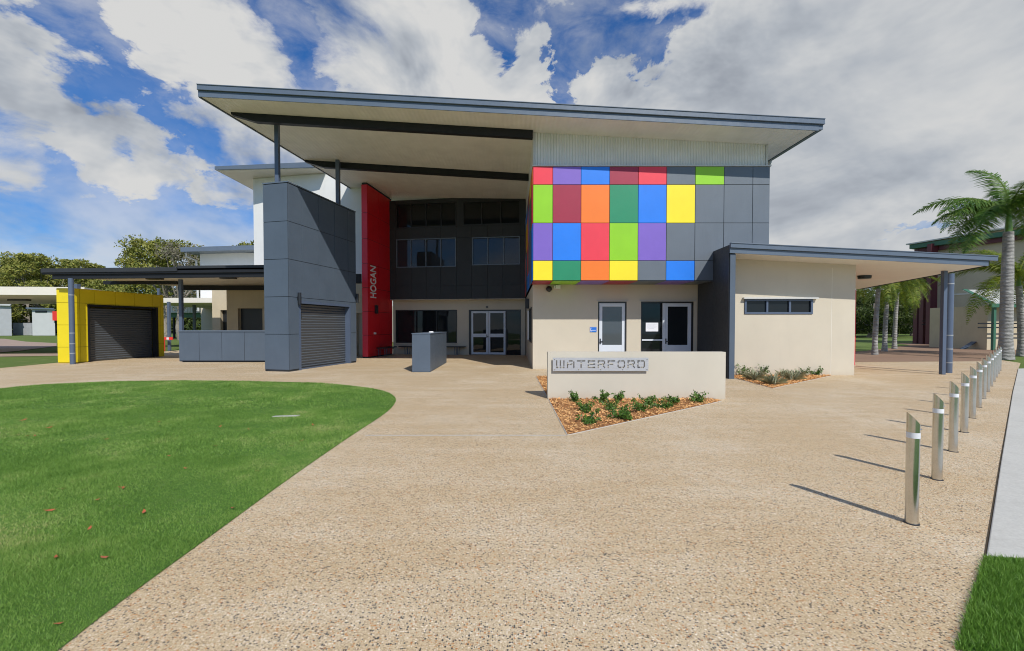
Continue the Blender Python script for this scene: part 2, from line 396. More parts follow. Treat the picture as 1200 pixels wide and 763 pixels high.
# brown paved court on the right, far left paths and lawns
struct(flat('brown_paving', [gp(985, 425), gp(1004, 424), gp(1150, 423), gp(1172, 418), gp(1200, 414), (60, 24), (60, 46), (36, 40), gp(1067, 404), gp(1040, 408), gp(1015, 411), (13, 30)], .004, PAVER))
struct(flat('side_lawn', [gp(1000, 412), gp(1015, 411), gp(1040, 408), gp(1067, 404), (37, 44), (37, 72), (20, 72), (20, 30)], .008, FIELD))
struct(flat('left_lawn', [gp(-60, 435), gp(0, 431), gp(69, 424.5), gp(69, 417), gp(0, 418), gp(-60, 420)], .004, FIELD))
struct(flat('pink_path', [gp(-80, 418.5), gp(0, 417.6), gp(69, 416.6), gp(69, 413), gp(0, 414.2), gp(-80, 415)], .004, PATHM))
struct(flat('curved_path', [gp(-60, 413.5), gp(0, 412.5), gp(20, 411), gp(66, 405.2), gp(66, 401.8), gp(30, 400), gp(5, 396.6), gp(-60, 396.5)], .004, PATHM))

# ================================================================= MAIN BUILDING
rz = lambda x, y: 8.10-.052*x+.015*y          # underside of the big roof
def on_roof(x, y, off=0):
    kx, kz = (x-600)/500, (382-y)/500
    d = (8.10+off-EYE)/(kz+.052*kx-.015); return (kx*d, d)
B = thing('school_building', 'two storey grey school building with multicoloured panels, red fin wall and huge skillion roof', 'building', (0, 15, 0))
FL, FR, BL, BR = on_roof(240, 116.5), on_roof(952.3, 155.2), on_roof(420.6, 226), on_roof(908.3, 185.5)
dl = ((BL[0]-FL[0])/(BL[1]-FL[1]))
BLx = (FL[0]+dl*(23.35-FL[1]), 23.35)
roofpts = [FL, FR, (FR[0]+.02, 25.5), (-6.2, 25.5), BLx]
mb = MB(); mb.prism(roofpts, lambda x, y: rz(x, y), lambda x, y: rz(x, y)+.05); mb.build('soffit', SOFFR, B)
rp2 = [(FL[0]-.03, FL[1]-.03), (FR[0]+.03, FR[1]-.03), (FR[0]+.05, 25.6), (-6.3, 25.6), (BLx[0]-.05, BLx[1]+.05)]
mb = MB(); mb.prism(rp2, lambda x, y: rz(x, y)+.052, lambda x, y: rz(x, y)+.2); roof = mb.build('main_roof', FASC, B)
# fascia + gutter along the front
FF = Frame(FL, FR, (0, -1))
def slopebox(mb, fr, a0, a1, zf, h0, h1, t0, t1):
    p = []
    for h in (h0, h1):
        for a, t in ((a0, t1), (a1, t1), (a1, t0), (a0, t0)):
            q = fr.P(a, 0, t); c = fr.P(a, 0, 0); p.append((q[0], q[1], zf(c[0], c[1])+h))
    mb.hexa(p)
mb = MB(); slopebox(mb, FF, -.06, FF.L+.06, rz, -.02, .17, .03, .06); mb.build('fascia', FASC, B, bevel=.006)
mb = MB(); slopebox(mb, FF, -.06, FF.L+.22, rz, .172, .345, .02, .11); slopebox(mb, FF, -.06, FF.L+.22, rz, .325, .35, .11, .13); slopebox(mb, FF, -.06, FF.L+.22, rz, .172, .19, .11, .122)
mb.build('barge_capping', FASC, B, bevel=.006)
FLs = Frame(FL, BLx, (-1, 0)); mb = MB(); slopebox(mb, FLs, -.03, FLs.L+.05, rz, -.03, .33, .02, .06); mb.build('side_fascia', FASC, B)
FRs = Frame(FR, (FR[0]+.02, 25.5), (1, 0)); mb = MB(); slopebox(mb, FRs, -.05, FRs.L, rz, -.02, .2, .02, .05); slopebox(mb, FRs, -.05, FRs.L, rz, .02, .16, .05, .2)
mb.build('gutter', FASC, B)
mb = MB(); q = (FR[0]+.14, 16.3); zz = rz(*q)
mb.tube([(q[0], q[1], zz+.02), (q[0], q[1], zz-.12), (q[0]-.06, q[1], zz-.24), (q[0]-.2, q[1], zz-.3), (8.9, q[1], zz-.34)], .065, 12); mb.build('downpipe', OFFW, B, smooth=True)
# roof beams
for (xa, ya, xb, yb) in ((276, 135, 624, 155.5), (360, 189.5, 622, 205.5)):
    A, C = on_roof(xa, ya), on_roof(xb, yb); fr = Frame(A, C, (0, -1)); mb = MB()
    h = .27
    p = []
    L = fr.L
    for (a, hh) in ((0, .08), (.8, h), (L, h)):
        for t in (.09, -.09):
            qq = fr.P(a, 0, t); c = fr.P(a, 0, 0); p.append((qq[0], qq[1], rz(c[0], c[1])-.003)); p.append((qq[0], qq[1], rz(c[0], c[1])-hh))
    i = len(mb.v); mb.v += p
    for k in (0, 4):
        mb.f += [(i+k, i+k+1, i+k+5, i+k+4), (i+k+2, i+k+6, i+k+7, i+k+3), (i+k+1, i+k+3, i+k+7, i+k+5), (i+k, i+k+4, i+k+6, i+k+2)]
    mb.f += [(i, i+2, i+3, i+1), (i+8, i+9, i+11, i+10)]
    mb.build('roof_beam', BEAM, B)
# ---- shutter tower
Tc, Te = gp(338.5, 435.4), gp(417.2, 424.3)
fs = Frame(Tc, Te, (1, 0)); ux, uy = fs.u.x, fs.u.y
Tl = (Tc[0]-uy*1.0, Tc[1]+ux*1.0); TH = 6.62
Tle = (Te[0]-uy*1.0, Te[1]+ux*1.0)
ff = Frame(Tl, Tc, (0, -1))
zrow = [0.06, 1.32, 2.64, 3.96, 5.28, 6.60]
tw = MB(); tw.prism([(Tl[0]+.02, Tl[1]+.02), (Tc[0]-.02, Tc[1]+.02), (Te[0]-.02, Te[1]-.0), (Tle[0]+.02, Tle[1])], 0.0, TH-.01)
sh0, sh1 = fs.at(290+183/3.05), fs.at(290+368/3.05)
shz = fs.zat(sh0, 200+464/3.05)
core = MB()
wall(core, fs, 0.005, fs.L-.01, 0, TH-.01, -.22, 0, [(sh0, sh1, -1, shz)])
wall(core, ff, .01, ff.L-.01, 0, TH-.01, -.2, 0)
fb = Frame(Tle, Tl, (-1, 0)); wall(core, fb, 0, fb.L, 0, TH-.01, -.2, 0)
fe = Frame(Te, Tle, (0, 1)); wall(core, fe, 0, fe.L, 0, TH-.01, -.2, 0)
tower = core.build('shutter_tower', JOINT, B)
us = [0] + [fs.at(290+x/3.05) for x in (195, 257, 313, 360)] + [fs.L]
mb = MB(); panels(mb, fs, us, zrow, holes=[(sh0, sh1, -1, shz)]); panels(mb, ff, [0, ff.L+.015], zrow); panels(mb, fb, [0, 1.2, 2.4, fb.L], zrow)
mb.build('cladding', GREY, tower)
mb = MB(); mb.prism([(Tl[0]-.02, Tl[1]-.02), (Tc[0]+.03, Tc[1]-.03), (Te[0]+.03, Te[1]+.02), (Tle[0]-.02, Tle[1]+.02)], TH+.001, TH+.04); mb.build('parapet_cap', FASC, tower)
mb = MB(); shutter(mb, fs, sh0+.08, sh1-.08, .03, shz-.02, -.21); mb.build('roller_door', SHUT, tower, fix=False)
mb = MB(); fs.box(mb, sh0, sh0+.09, 0, shz, -.215, .03); fs.box(mb, sh1-.09, sh1, 0, shz, -.215, .03); fs.box(mb, sh0+.09, sh1-.09, shz-.09, shz, -.15, .035); fs.box(mb, sh0+.09, sh1-.09, .0, .05, -.14, -.1)
mb.build('door_frame', STEELP, tower)
for xx in (179, 386):
    a = fs.at(290+xx/3.05); z = fs.zat(a, 200+455/3.05)
    mb = MB(); q = fs.P(a, z, .1); mb.tube([(q[0], q[1], z-.2), (q[0], q[1], z+.2)], .06, 12); fs.box(mb, a-.03, a+.03, z-.06, z+.06, .02, .06); mb.build('wall_lamp', BLACKP, tower, smooth=True)
# roof columns on the tower
cm = lambda a: ((Tl[0]+Tc[0])/2+ux*a, (Tl[1]+Tc[1])/2+uy*a)
for a, w in ((.12, .075), (3.55, .085)):
    c = cm(a); mb = MB(); zt = rz(*c)-.02
    mb.box(c[0]-w*.9, c[0]+w*.9, c[1]-w, c[1]+w, TH+.041, zt); mb.build('roof_column', STEELP, B, bevel=.01)
# ---- red fin wall
Ra, Rb = gp(431.2, 419.2), gp(459.5, 414.9)
fr_ = Frame(Ra, Rb, (1, 0)); RL = (Ra[0]-fr_.u.y*.3, Ra[1]+fr_.u.x*.3)
frf = Frame(RL, Ra, (0, -1))
mb = MB(); wall(mb, fr_, 0, fr_.L, 0, 8.79, -.28, 0); red = mb.build('red_fin_wall', JOINT, B)
rzr = [.05, 1.15, 2.35, 3.55, 4.75, 6.0, 7.3, 8.70]
mb = MB(); panels(mb, fr_, [0, 1.2, 2.4, fr_.L], rzr); mb.build('cladding', REDP, red)
mb = MB(); panels(mb, frf, [0, frf.L+.018], rzr); mb.build('end_cladding', REDF, red)
# lettering, reading bottom to top on the fin
a0 = fr_.at(440.3); a1 = fr_.at(433.8); zb = fr_.zat((a0+a1)/2, 349.5); zt = fr_.zat((a0+a1)/2, 311.5)
hgt = zt-zb; X = Vector((0, 0, 1)); Y = -fr_.u; Z = fr_.n
M = Matrix.Translation(Vector(fr_.P(a0+.0, zb, .03))) @ Matrix(((X.x, Y.x, Z.x, 0), (X.y, Y.y, Z.y, 0), (X.z, Y.z, Z.z, 0), (0, 0, 0, 1)))
cap = abs(a0-a1)
size = cap/.70
tx = text_mesh('HOGAN', size, .012, LETTER, 'lettering', red, M, shear=.0, sx=1)
wid = max((red.matrix_world.inverted() @ v.co).z for v in tx.data.vertices)-zb
for v in tx.data.vertices: v.co.z = zb+(v.co.z-zb)*hgt/(max(wid, .01))
a = fr_.at(400+125/3.18); z = fr_.zat(a, 200+516/3.18)
mb = MB(); fr_.box(mb, a-.08, a+.08, z-.22, z+.22, .03, .17); mb.build('wall_lamp', BLACKP, red, bevel=.01)
a = fr_.at(400+122/3.18); z = fr_.zat(a, 200+605/3.18)
mb = MB(); fr_.box(mb, a-.1, a+.1, z-.05, z+.05, .022, .08); mb.build('wall_light', FIXW, red, bevel=.01)
# ---- recessed back wing (turned a few degrees)
bR = (.72, 22.95); bL = (-6.95, 24.05)
fd_ = Frame((bL[0]-.1, bL[1]+.014), bR, (0, -1))
zb0, zb1 = 3.1, 8.62
def rect(fr, x0, x1, y0, y1):
    a0, a1 = fr.at(x0), fr.at(x1); am = (a0+a1)/2; return (a0, a1, fr.zat(am, y1), fr.zat(am, y0))
ox, oy, s7 = 450, 220, 5.867
W = [rect(fd_, ox+90/s7, ox+500/s7, oy+60/s7, oy+275/s7), rect(fd_, ox+545/s7, ox+935/s7, oy+60/s7, oy+255/s7),
     rect(fd_, ox+88/s7, ox+497/s7, oy+350/s7, oy+546/s7), rect(fd_, ox+606/s7, ox+935/s7, oy+338/s7, oy+530/s7)]
W[0] = (W[0][0], W[0][1], W[0][2], 8.42); W[1] = (W[1][0], W[1][1], W[1][2], 8.38)
mb = MB(); wall(mb, fd_, 0, fd_.L, zb0, zb1, -.2, 0, W); upper = mb.build('upper_wall', JOINT, B)
usd = [0]+[fd_.at(ox+x/s7) for x in (85, 190, 293, 392, 500, 603, 713, 818, 938)]+[fd_.L]
zsd = [zb0]+[fd_.zat(4, oy+y/s7) for y in (672, 512, 345, 268)]+[zb1]
mb = MB(); panels(mb, fd_, usd, zsd, holes=W); mb.build('cladding', DGREY, upper)
def window(parent, fr, r, n, frame_m, glass_m, fw=.05, inset=.05, mull=None, name='window'):
    a0, a1, z0, z1 = r
    mb = MB()
    fr.box(mb, a0, a1, z0, z0+fw, -inset, .03); fr.box(mb, a0, a1, z1-fw, z1, -inset, .03)
    fr.box(mb, a0, a0+fw, z0+fw, z1-fw, -inset, .03); fr.box(mb, a1-fw, a1, z0+fw, z1-fw, -inset, .03)
    ms = mull if mull is not None else [a0+(a1-a0)*k/n for k in range(1, n)]
    for m_ in ms: fr.box(mb, m_-fw/2, m_+fw/2, z0+fw, z1-fw, -inset, .02)
    w = mb.build(name, frame_m, parent)
    mb = MB(); fr.box(mb, a0+fw*.5, a1-fw*.5, z0+fw*.5, z1-fw*.5, -inset-.03, -inset+.01); mb.build('pane', glass_m, w, fix=True)
    return w
for r, n in zip(W, (4, 3, 4, 3)):
    window(B, fd_, r, n, FASC if r[3] < 8 else BLACKP, GLASSH if r[3] < 8 else GLASS)
# ground floor wall of the recess
gR = (.74, 23.55); gL = (-6.85, 24.6); fg = Frame(gL, gR, (0, -1))
s8 = 6.667
R1 = rect(fg, 450+93/s8, 450+571/s8, 340+153/s8, 340+410/s8); R2 = rect(fg, 450+662/s8, 450+1071/s8, 340+150/s8, 416.4); R2 = (R2[0], R2[1], -.1, R2[3])
mb = MB(); wall(mb, fg, 0, fg.L, 0, 3.3, -.2, 0, [R1, R2]); mb.build('ground_floor_wall', BEIGE, B)
mb = MB(); mb.prism([(bL[0], bL[1]+.0), (bR[0], bR[1]), (gR[0], 24.2), (gL[0], 25.2)], 3.085, 3.098); mb.build('overhang_soffit', SOFF, B)
window(B, fg, R1, 3, BLACKP, GLASS, .05, .1)
mb = MB(); fg.box(mb, R1[0]-.02, R1[1]+.02, R1[2]-.07, R1[2]-.01, 0.003, .05); mb.build('window_sill', BEIGE, B)
def door_leaf(parent, fr, a0, a1, z0, z1, t, rail=(.42, .5), st=.1, glass=GLASS, low=None, handle=None, bottom=.12, m=DOORW):
    mb = MB()
    fr.box(mb, a0, a0+st, z0, z1, t-.04, t); fr.box(mb, a1-st, a1, z0, z1, t-.04, t)
    fr.box(mb, a0+st, a1-st, z1-st, z1, t-.04, t-.002); fr.box(mb, a0+st, a1-st, z0, z0+bottom, t-.04, t-.002)
    h = z1-z0; fr.box(mb, a0+st, a1-st, z0+h*rail[0], z0+h*rail[1], t-.04, t-.002)
    d = mb.build('door', m, parent, bevel=.004)
    mb = MB(); fr.box(mb, a0+st, a1-st, z0+h*rail[1], z1-st, t-.03, t-.02); mb.build('pane', glass, d)
    mb = MB(); fr.box(mb, a0+st, a1-st, z0+bottom, z0+h*rail[0], t-.03, t-.02); mb.build('lower_pane', low or glass, d)
    if handle is not None:
        mb = MB(); fr.box(mb, handle-.02, handle+.02, z0+.92, z0+1.12, t, t+.02); fr.box(mb, handle-.02, handle+.1, z0+1.0, z0+1.025, t+.02, t+.05)
        mb.build('handle', BLACKP, d)
    return d
dx = [fg.at(450+x/s8) for x in (680, 812, 948)]; dz = fg.zat(dx[0], 340+162/s8)
door_leaf(B, fg, dx[0], dx[1]-.01, .02, dz, -.06, (.40, .48), .11, handle=dx[1]-.07)
door_leaf(B, fg, dx[1]+.01, dx[2], .02, dz, -.06, (.40, .48), .11, handle=None)
mb = MB(); a0, a1, z0, z1 = R2; fg.box(mb, a0, dx[0], 0, z1, -.12, -.03); fg.box(mb, dx[0], a1, dz+.005, z1, -.12, -.03); fg.box(mb, a1-.06, a1, 0, dz+.005, -.12, -.03); fg.box(mb, dx[2]+.01, dx[2]+.06, 0, dz, -.12, -.03)
fm = mb.build('door_surround', BLACKP, B)
mb = MB(); fg.box(mb, dx[2]+.06, a1-.06, 0.0, dz, -.1, -.08); mb.build('side_pane', GLASS, fm)
mb = MB(); a = fg.at(571); z = fg.zat(a, 359.5); fg.box(mb, a-.05, a+.05, z-.04, z+.04, .003, .12); mb.build('ceiling_sensor', BLACKP, B)
# interior darkness behind the panes: a rear wall closes the building
mb = MB(); mb.prism([(-6.7, 25.3), (8.7, 25.3), (8.7, 25.5), (-6.7, 25.5)], 0, 8.0); mb.build('rear_wall', DGREY, B)
# ---- colour block
D0 = 14.70; XL = .72; XR = (899.7-600)/500*D0
fc = Frame((XL, D0), (XR, D0), (0, -1))
xs = [0]+[fc.at(x) for x in (647.4, 680.3, 713.5, 746.8, 779.7, 813, 846.5, 879.8)]+[fc.L]
zy = lambda y: EYE+(382-y)/500*D0
zc = [zy(y) for y in (328.5, 305.4, 261.7, 217.4, 196.5)]
fcs = Frame((XL, D0), (XL, 23.2), (-1, 0)); fcr = Frame((XR, D0), (XR, 25), (1, 0))
mb = MB(); wall(mb, fc, 0, fc.L, zc[0], zc[-1], -.15, 0); 
wall(mb, fcs, .16, fcs.L, zc[0], zc[-1], -.15, 0); wall(mb, fcr, .16, fcr.L, 0.0, zc[-1], -.15, 0)
blk = mb.build('colour_block', JOINT, B)
rows = [['yellow', 'green', 'orange', 'yellow', 'grey', 'blue', 'grey', 'grey', 'grey'],
        ['purple', 'blue', 'coral', 'lime', 'purple', 'grey', 'grey', 'grey', 'grey'],
        ['lime', 'maroon', 'orange', 'green', 'blue', 'yellow', 'grey', 'grey', 'grey'],
        ['coral', 'purple', 'blue', 'maroon', 'coral', 'grey', 'lime', 'grey', 'grey']]
def cpanel(fr, a0, a1, z0, z1, c, nm='cladding_panel'):
    mb = MB(); fr.box(mb, a0+.008, a1-.008, z0+.008, z1-.008, .004, .022); o = mb.build(nm, PM[c], blk, bevel=.003); o['label'] = c+' cladding panel'
for j in range(4):
    for i in range(9): cpanel(fc, xs[i], xs[i+1], zc[j], zc[j+1], rows[j][i])
sc_ = ['maroon', 'orange', 'green', 'grey', 'blue', 'grey', 'yellow', 'purple', 'coral', 'grey', 'blue']
for j in range(4):
    for i in range(7):
        a = fcs.L*i/7; cpanel(fcs, a+(.0 if i else .02), fcs.L*(i+1)/7, zc[j], zc[j+1], sc_[(i*5+j*4) % 11] if i*3+j*5 else 'blue')
# underside coloured strip and soffit of the overhang
WD = 15.9
us_ = ['maroon', 'lime', 'purple', 'maroon', 'grey', 'purple', 'grey']
mb = MB(); mb.box(XL, XR, D0+.16, 25, zc[0]-.0, zc[0]+.12); mb.build('block_floor', JOINT, blk)
for i in range(7):
    mb = MB(); mb.box(xs[i]+XL+.008, xs[i+1]+XL-.008, D0+.01, WD+.02, zc[0]-.02, zc[0]-.004); mb.build('underside_panel', PM[us_[i]], blk)
# ribbed strip above
mb = MB(); dS = 14.86
RIB = ribbed('ribbed_wall_sheet', (.80, .81, .79), 'X', .11, .02, .5)
i0 = len(mb.v); XRs = XR+.0
mb.v += [(XL+.02, dS, zc[-1]+.01), (XRs, dS, zc[-1]+.01), (XRs, dS, rz(XRs, dS)-.002), (XL+.02, dS, rz(XL, dS)-.002),
         (XL+.02, 25, zc[-1]+.01), (XRs, 25, zc[-1]+.01), (XRs, 25, rz(XRs, 25)-.002), (XL+.02, 25, rz(XL, 25)-.002)]
mb.f += [(0, 1, 2, 3), (1, 5, 6, 2), (4, 0, 3, 7), (5, 4, 7, 6)]
mb.build('ribbed_upper_wall', RIB, B)
mb = MB(); mb.box(XL-.03, XR+.03, D0-.05, dS-.003, zc[-1]+.003, zc[-1]+.03); mb.box(XL-.03, XL+.015, dS, 23, zc[-1]+.003, zc[-1]+.03); mb.build('flashing', OFFW, B)
mb = MB(); mb.box(XR-.06, XR+.012, dS-.03, dS-.002, zc[-1]+.05, rz(XR, dS)-.01); mb.box(XL+.01, XL+.09, dS-.03, dS-.002, zc[-1]+.05, rz(XL, dS)-.01); mb.build('corner_trim', OFFW, B)
mb = MB(); mb.box(XR+.02, XR+.16, 15.5, 15.62, 5.6, 5.85); mb.build('wall_lamp', BLACKP, blk)
# lower front wall with doors
fw = Frame((.775, WD), (8.3, WD), (0, -1))
def RR(fr, x0, x1, y0, y1=None): a0, a1 = fr.at(x0), fr.at(x1); return (a0, a1, -.1 if y1 is None else fr.zat(a0, y1), fr.zat(a0, y0))
H1 = RR(fw, 680+166/8, 680+434/8, 340+104/8); H2 = RR(fw, 680+568/8, 680+1062/8, 340+104/8)
mb = MB(); wall(mb, fw, 0, fw.L, 0, zc[0]-.022, -.2, 0, [H1, H2]); mb.build('front_wall', BEIGE, B)
fws = Frame((.775, WD+.2), (.775, 23.3), (-1, 0))
sw = (fws.at(600+148/6.36), fws.at(600+122/6.36)); sw = (min(sw), max(sw))
H3 = (sw[0]+.1, sw[0]+2.2, .95, 2.35)
mb = MB(); wall(mb, fws, 0.002, fws.L, 0, zc[0]-.022, -.2, 0, [H3]); mb.build('side_wall', BEIGE, B)
window(B, fws, H3, 2, BLACKP, GLASS, .06, .02)
mb = MB(); fws.box(mb, H3[1]+.25, H3[1]+.4, 1.0, 2.3, .003, .08); mb.build('white_wall_panel', FIXW, B)
mb = MB(); fws.box(mb, H3[1]+.35, H3[1]+.55, 2.4, 2.85, .003, .18); mb.build('wall_lamp', BLACKP, B)
mb = MB(); 
for H in (H1, H2):
    fw.box(mb, H[0], H[0]+.05, 0, H[3], -.14, -.02); fw.box(mb, H[1]-.05, H[1], 0, H[3], -.14, -.02); fw.box(mb, H[0]+.05, H[1]-.05, H[3]-.06, H[3], -.14, -.02)
mb.build('door_surround', BLACKP, B)
mb = MB()
for H in (H1, H2): fw.box(mb, H[0]-.05, H[1]+.05, H[3]+.004, H[3]+.03, -.0, .05)
mb.build('door_flashing', OFFW, B)
door_leaf(B, fw, fw.at(680+176/8), fw.at(680+426/8), .02, fw.zat(0, 340+118/8), -.05, (.26, .36), .13, glass=GLASSG, low=FROST, handle=fw.at(680+190/8))
door_leaf(B, fw, fw.at(680+792/8), fw.at(680+1045/8), .02, fw.zat(0, 340+118/8), -.05, (.26, .36), .13, handle=fw.at(680+806/8))
mb = MB(); b0, b1 = fw.at(680+580/8), fw.at(680+775/8); fw.box(mb, b0, b1, 0.02, H2[3]-.06, -.1, -.08); sp = mb.build('side_pane', GLASS, B)
mb = MB(); fw.box(mb, b0, b1, fw.zat(0, 340+472/8), fw.zat(0, 340+458/8), -.08, -.04); fw.box(mb, b0, b1, .02, .12, -.08, -.04); fw.box(mb, b1, b1+.1, .02, H2[3]-.06, -.1, -.03); mb.build('glazing_bar', DOORW, sp)
# camera dome and flood light under the overhang
a, z = fw.at(600+275/6.36), fw.zat(0, 320+117/6.36); mb = MB(); c = fw.P(a, z, .09)
for k in range(5):
    r0 = .11*math.cos(k*PI/10); 
mb.tube([fw.P(a, z, .0), fw.P(a, z, .06), fw.P(a, z, .12), fw.P(a, z, .15)], [.11, .11, .08, .02], 16); mb.build('security_camera', BLACKP, B, smooth=True)
a, z = fw.at(600+340/6.36), fw.zat(0, 320+103/6.36); mb = MB(); fw.box(mb, a-.09, a+.09, z-.07, z+.07, .04, .14); fw.box(mb, a-.1, a-.15, z-.05, z+.05, .003, .1); mb.build('flood_light', FIXW, B, bevel=.01)
# ---- annex
AD = 13.9; AX0, AX1 = 6.95, (1001.8-600)/500*AD
az = lambda x, y: 3.69-.05*(x-9.2)           # annex soffit
fa = Frame((AX0, AD), (AX1, AD), (0, -1))
HW = RR(fa, 820+198/3.813, 820+502/3.813, 270+306/3.813, 270+372/3.813)
mb = MB(); wall(mb, fa, 0, fa.L, 0, 3.55, -.2, 0, [HW]); 
mb.prism([(AX1-.2, AD+.202), (AX1, AD+.202), (AX1, 17.4), (AX1-.2, 17.4)], 0, 3.55)
mb.prism([(AX0, AD), (AX1, AD), (AX1, AD+.2), (AX0, AD+.2)], 3.551, lambda x, y: az(x, y)-.002)
annex = mb.build('annex_wall', BEIGE, B)
mb = MB(); a = fa.at(820+588/3.813); fa.box(mb, a-.006, a+.006, 0.02, 3.5, -.01, .0025); mb.build('control_joint', SOFF, annex)
window(B, fa, HW, 3, STEELP, GLASS, .06, .04)
mb = MB(); fa.box(mb, HW[0]-.07, HW[1]+.12, HW[3]+.004, HW[3]+.05, 0.003, .12); mb.build('window_hood', OFFW, B)
# annex roof
AFL, AFR = (6.70, 12.93), (14.32, 12.93)
AR = [AFL, AFR, (16.45, 20.6), (7.0, 20.6)]
AR = [AFL, AFR, (16.2, 20.0), (9.0, 20.0), (9.0, 14.66), (7.0, 14.66)]
mb = MB(); mb.prism(AR, lambda x, y: az(x, y), lambda x, y: az(x, y)+.03); mb.build('annex_soffit', SOFF, B)
mb = MB(); mb.prism([(x+(.05 if x > 10 else -.0), y) for x, y in AR], lambda x, y: az(x, y)+.032, lambda x, y: az(x, y)+.26); mb.build('annex_roof', FASC, B)
fA = Frame((6.56, 12.93), (14.36, 12.93), (0, -1))
mb = MB(); slopebox(mb, fA, 0, fA.L, az, -.015, .14, .003, .035); mb.build('annex_fascia', FASC, B, bevel=.004)
mb = MB(); slopebox(mb, fA, 0, fA.L+.22, az, .143, .29, .003, .09); slopebox(mb, fA, 0, fA.L+.22, az, .27, .295, .09, .11); mb.build('annex_capping', FASC, B, bevel=.004)
fAs = Frame(AFR, (16.2, 20.0), (1, 0)); mb = MB(); slopebox(mb, fAs, 0, fAs.L, az, -.015, .25, .055, .08); mb.build('annex_side_fascia', BEAM, B)
# dark side wall and its pale front blade
mb = MB(); i = 0
p = [(6.575, 12.98), (6.76, 12.98), (7.06, 14.69), (6.90, 14.69)]
mb.prism(p, 0, lambda x, y: 4.06+.06*(y-12.9)); mb.prism([(6.90, 14.691), (7.06, 14.691), (7.06, 15.79), (6.86, 15.79)], 0, zc[0]-.03); mb.build('dark_side_wall', DGREY, B)
mb = MB(); mb.prism([(6.60, 12.94), (6.76, 12.94), (6.76, 12.977), (6.60, 12.977)], 0, 3.79); mb.build('front_blade', GREY, B)
# annex columns
X1, Y1 = gp(1105, 438.5); mb = MB(); mb.box(X1-.055, X1+.065, Y1-.06, Y1+.06, 0, az(X1, Y1)-.003); mb.build('canopy_column', STEELP, B, bevel=.006)
X2, Y2 = gp(1111.6, 436.6); mb = MB(); mb.tube([(X2, Y2, 0), (X2, Y2, az(X2, Y2)-.003)], .115, 24); cc = mb.build('round_column', STEELP, B, smooth=True)
for yy in (333, 393, 409, 425): 
    mb = MB(); z = EYE+(382-yy)/500*Y2*1.0; z = max(z, .1); mb.tube([(X2, Y2, z), (X2, Y2, z+.03)], .121, 24); mb.build('strap', TANKM, cc, smooth=True)
mb = MB(); mb.box(11.0, 14.1, 17.5, 17.7, 0, 3.1); mb.build('red_end_wall', REDF, B, bevel=.01)
q = fd(1012, 322.5, 16.0); mb = MB(); mb.tube([(q.x, q.y, az(q.x, q.y)-.11), (q.x, q.y, az(q.x, q.y)-.003)], [.2, .22], 20); mb.build('ceiling_light', BLACKP, B, smooth=True)
# link beam between tower and red fin, wall behind
mb = MB(); q0, q1 = fd(385, 326, 20.2), fd(428, 326, 21.2); mb.box(q0.x, q1.x-.0, 20.6, 20.75, EYE+(382-332)/500*20.7, EYE+(382-321)/500*20.7); mb.build('link_beam', BEAM, B)

# ================================================================= OTHER BUILDINGS BEHIND
wr = (-7.55, 22.45); wl = (-14.3, 23.74); f1 = Frame(wl, wr, (0, -1))
W1 = thing('white_building', 'tall white rendered wing with own grey eaved roof directly behind the grey shutter tower', 'building', (-11, 24, 0))
mb = MB(); wall(mb, f1, 0, f1.L, 3.95, 9.75, -.2, 0); mb.prism([wl, (wl[0]+.2, wl[1]+.1), (wl[0]+.2, 30), (wl[0], 30)], 3.95, 9.75); mb.build('upper_wall', WHITE, W1)
mb = MB(); wall(mb, f1, .4, f1.L, 0, 3.94, -.3, -.1, [(f1.L-.75, f1.L-.42, -.1, 2.3)]); f1.box(mb, f1.L-.8, f1.L-.35, 0, 2.35, -.4, -.32); mb.build('lower_wall', BEIGE, W1)
wzz = lambda x, y: 9.76-.02*(x+14)
E0 = fd(258.5, 201.5, 22.6)
wp = [(E0.x, 22.7), (-7.0, 21.9), (-7.0, 30), (E0.x, 30)]
wp = [(E0.x, 22.55), (-9.9, 22.2), (-9.9, 30), (E0.x, 30)]
mb = MB(); mb.prism(wp, lambda x, y: 9.76, lambda x, y: 9.79); mb.build('soffit', SOFF, W1)
mb = MB(); mb.prism([(x-(.12 if x < -12 else 0), y-(.05 if y < 25 else 0)) for x, y in wp], 9.792, lambda x, y: 10.0+.02*(x+14)); mb.build('roof', FASC, W1)

W3 = thing('white_hall', 'distant white two storey building with thin grey roof seen over the dark walkway roof', 'building', (-25, 42, 0))
x0 = (235.5-600)/500*40
mb = MB(); mb.box(x0, -12, 40, 52, 3.6, 8.45); mb.build('upper_wall', WHITE, W3)
mb = MB(); mb.box(x0+.0, -12, 40.02, 52, 0, 3.59); mb.build('lower_wall', BEIGE, W3)
mb = MB(); mb.prism([((213-600)/500*38.6, 38.6), (-12, 38.6), (-12, 53), ((213-600)/500*38.6, 53)], lambda x, y: 8.46+.03*(x+25), lambda x, y: 8.86+.03*(x+25)); mb.build('roof', FASC, W3)
mb = MB(); mb.tube([(x0-.7, 39.2, 8.3), (x0-.7, 39.3, 8.0), (x0-.2, 39.8, 7.7), (x0-.1, 39.85, 3)], .09, 10); mb.build('downpipe', OFFW, W3, smooth=True)

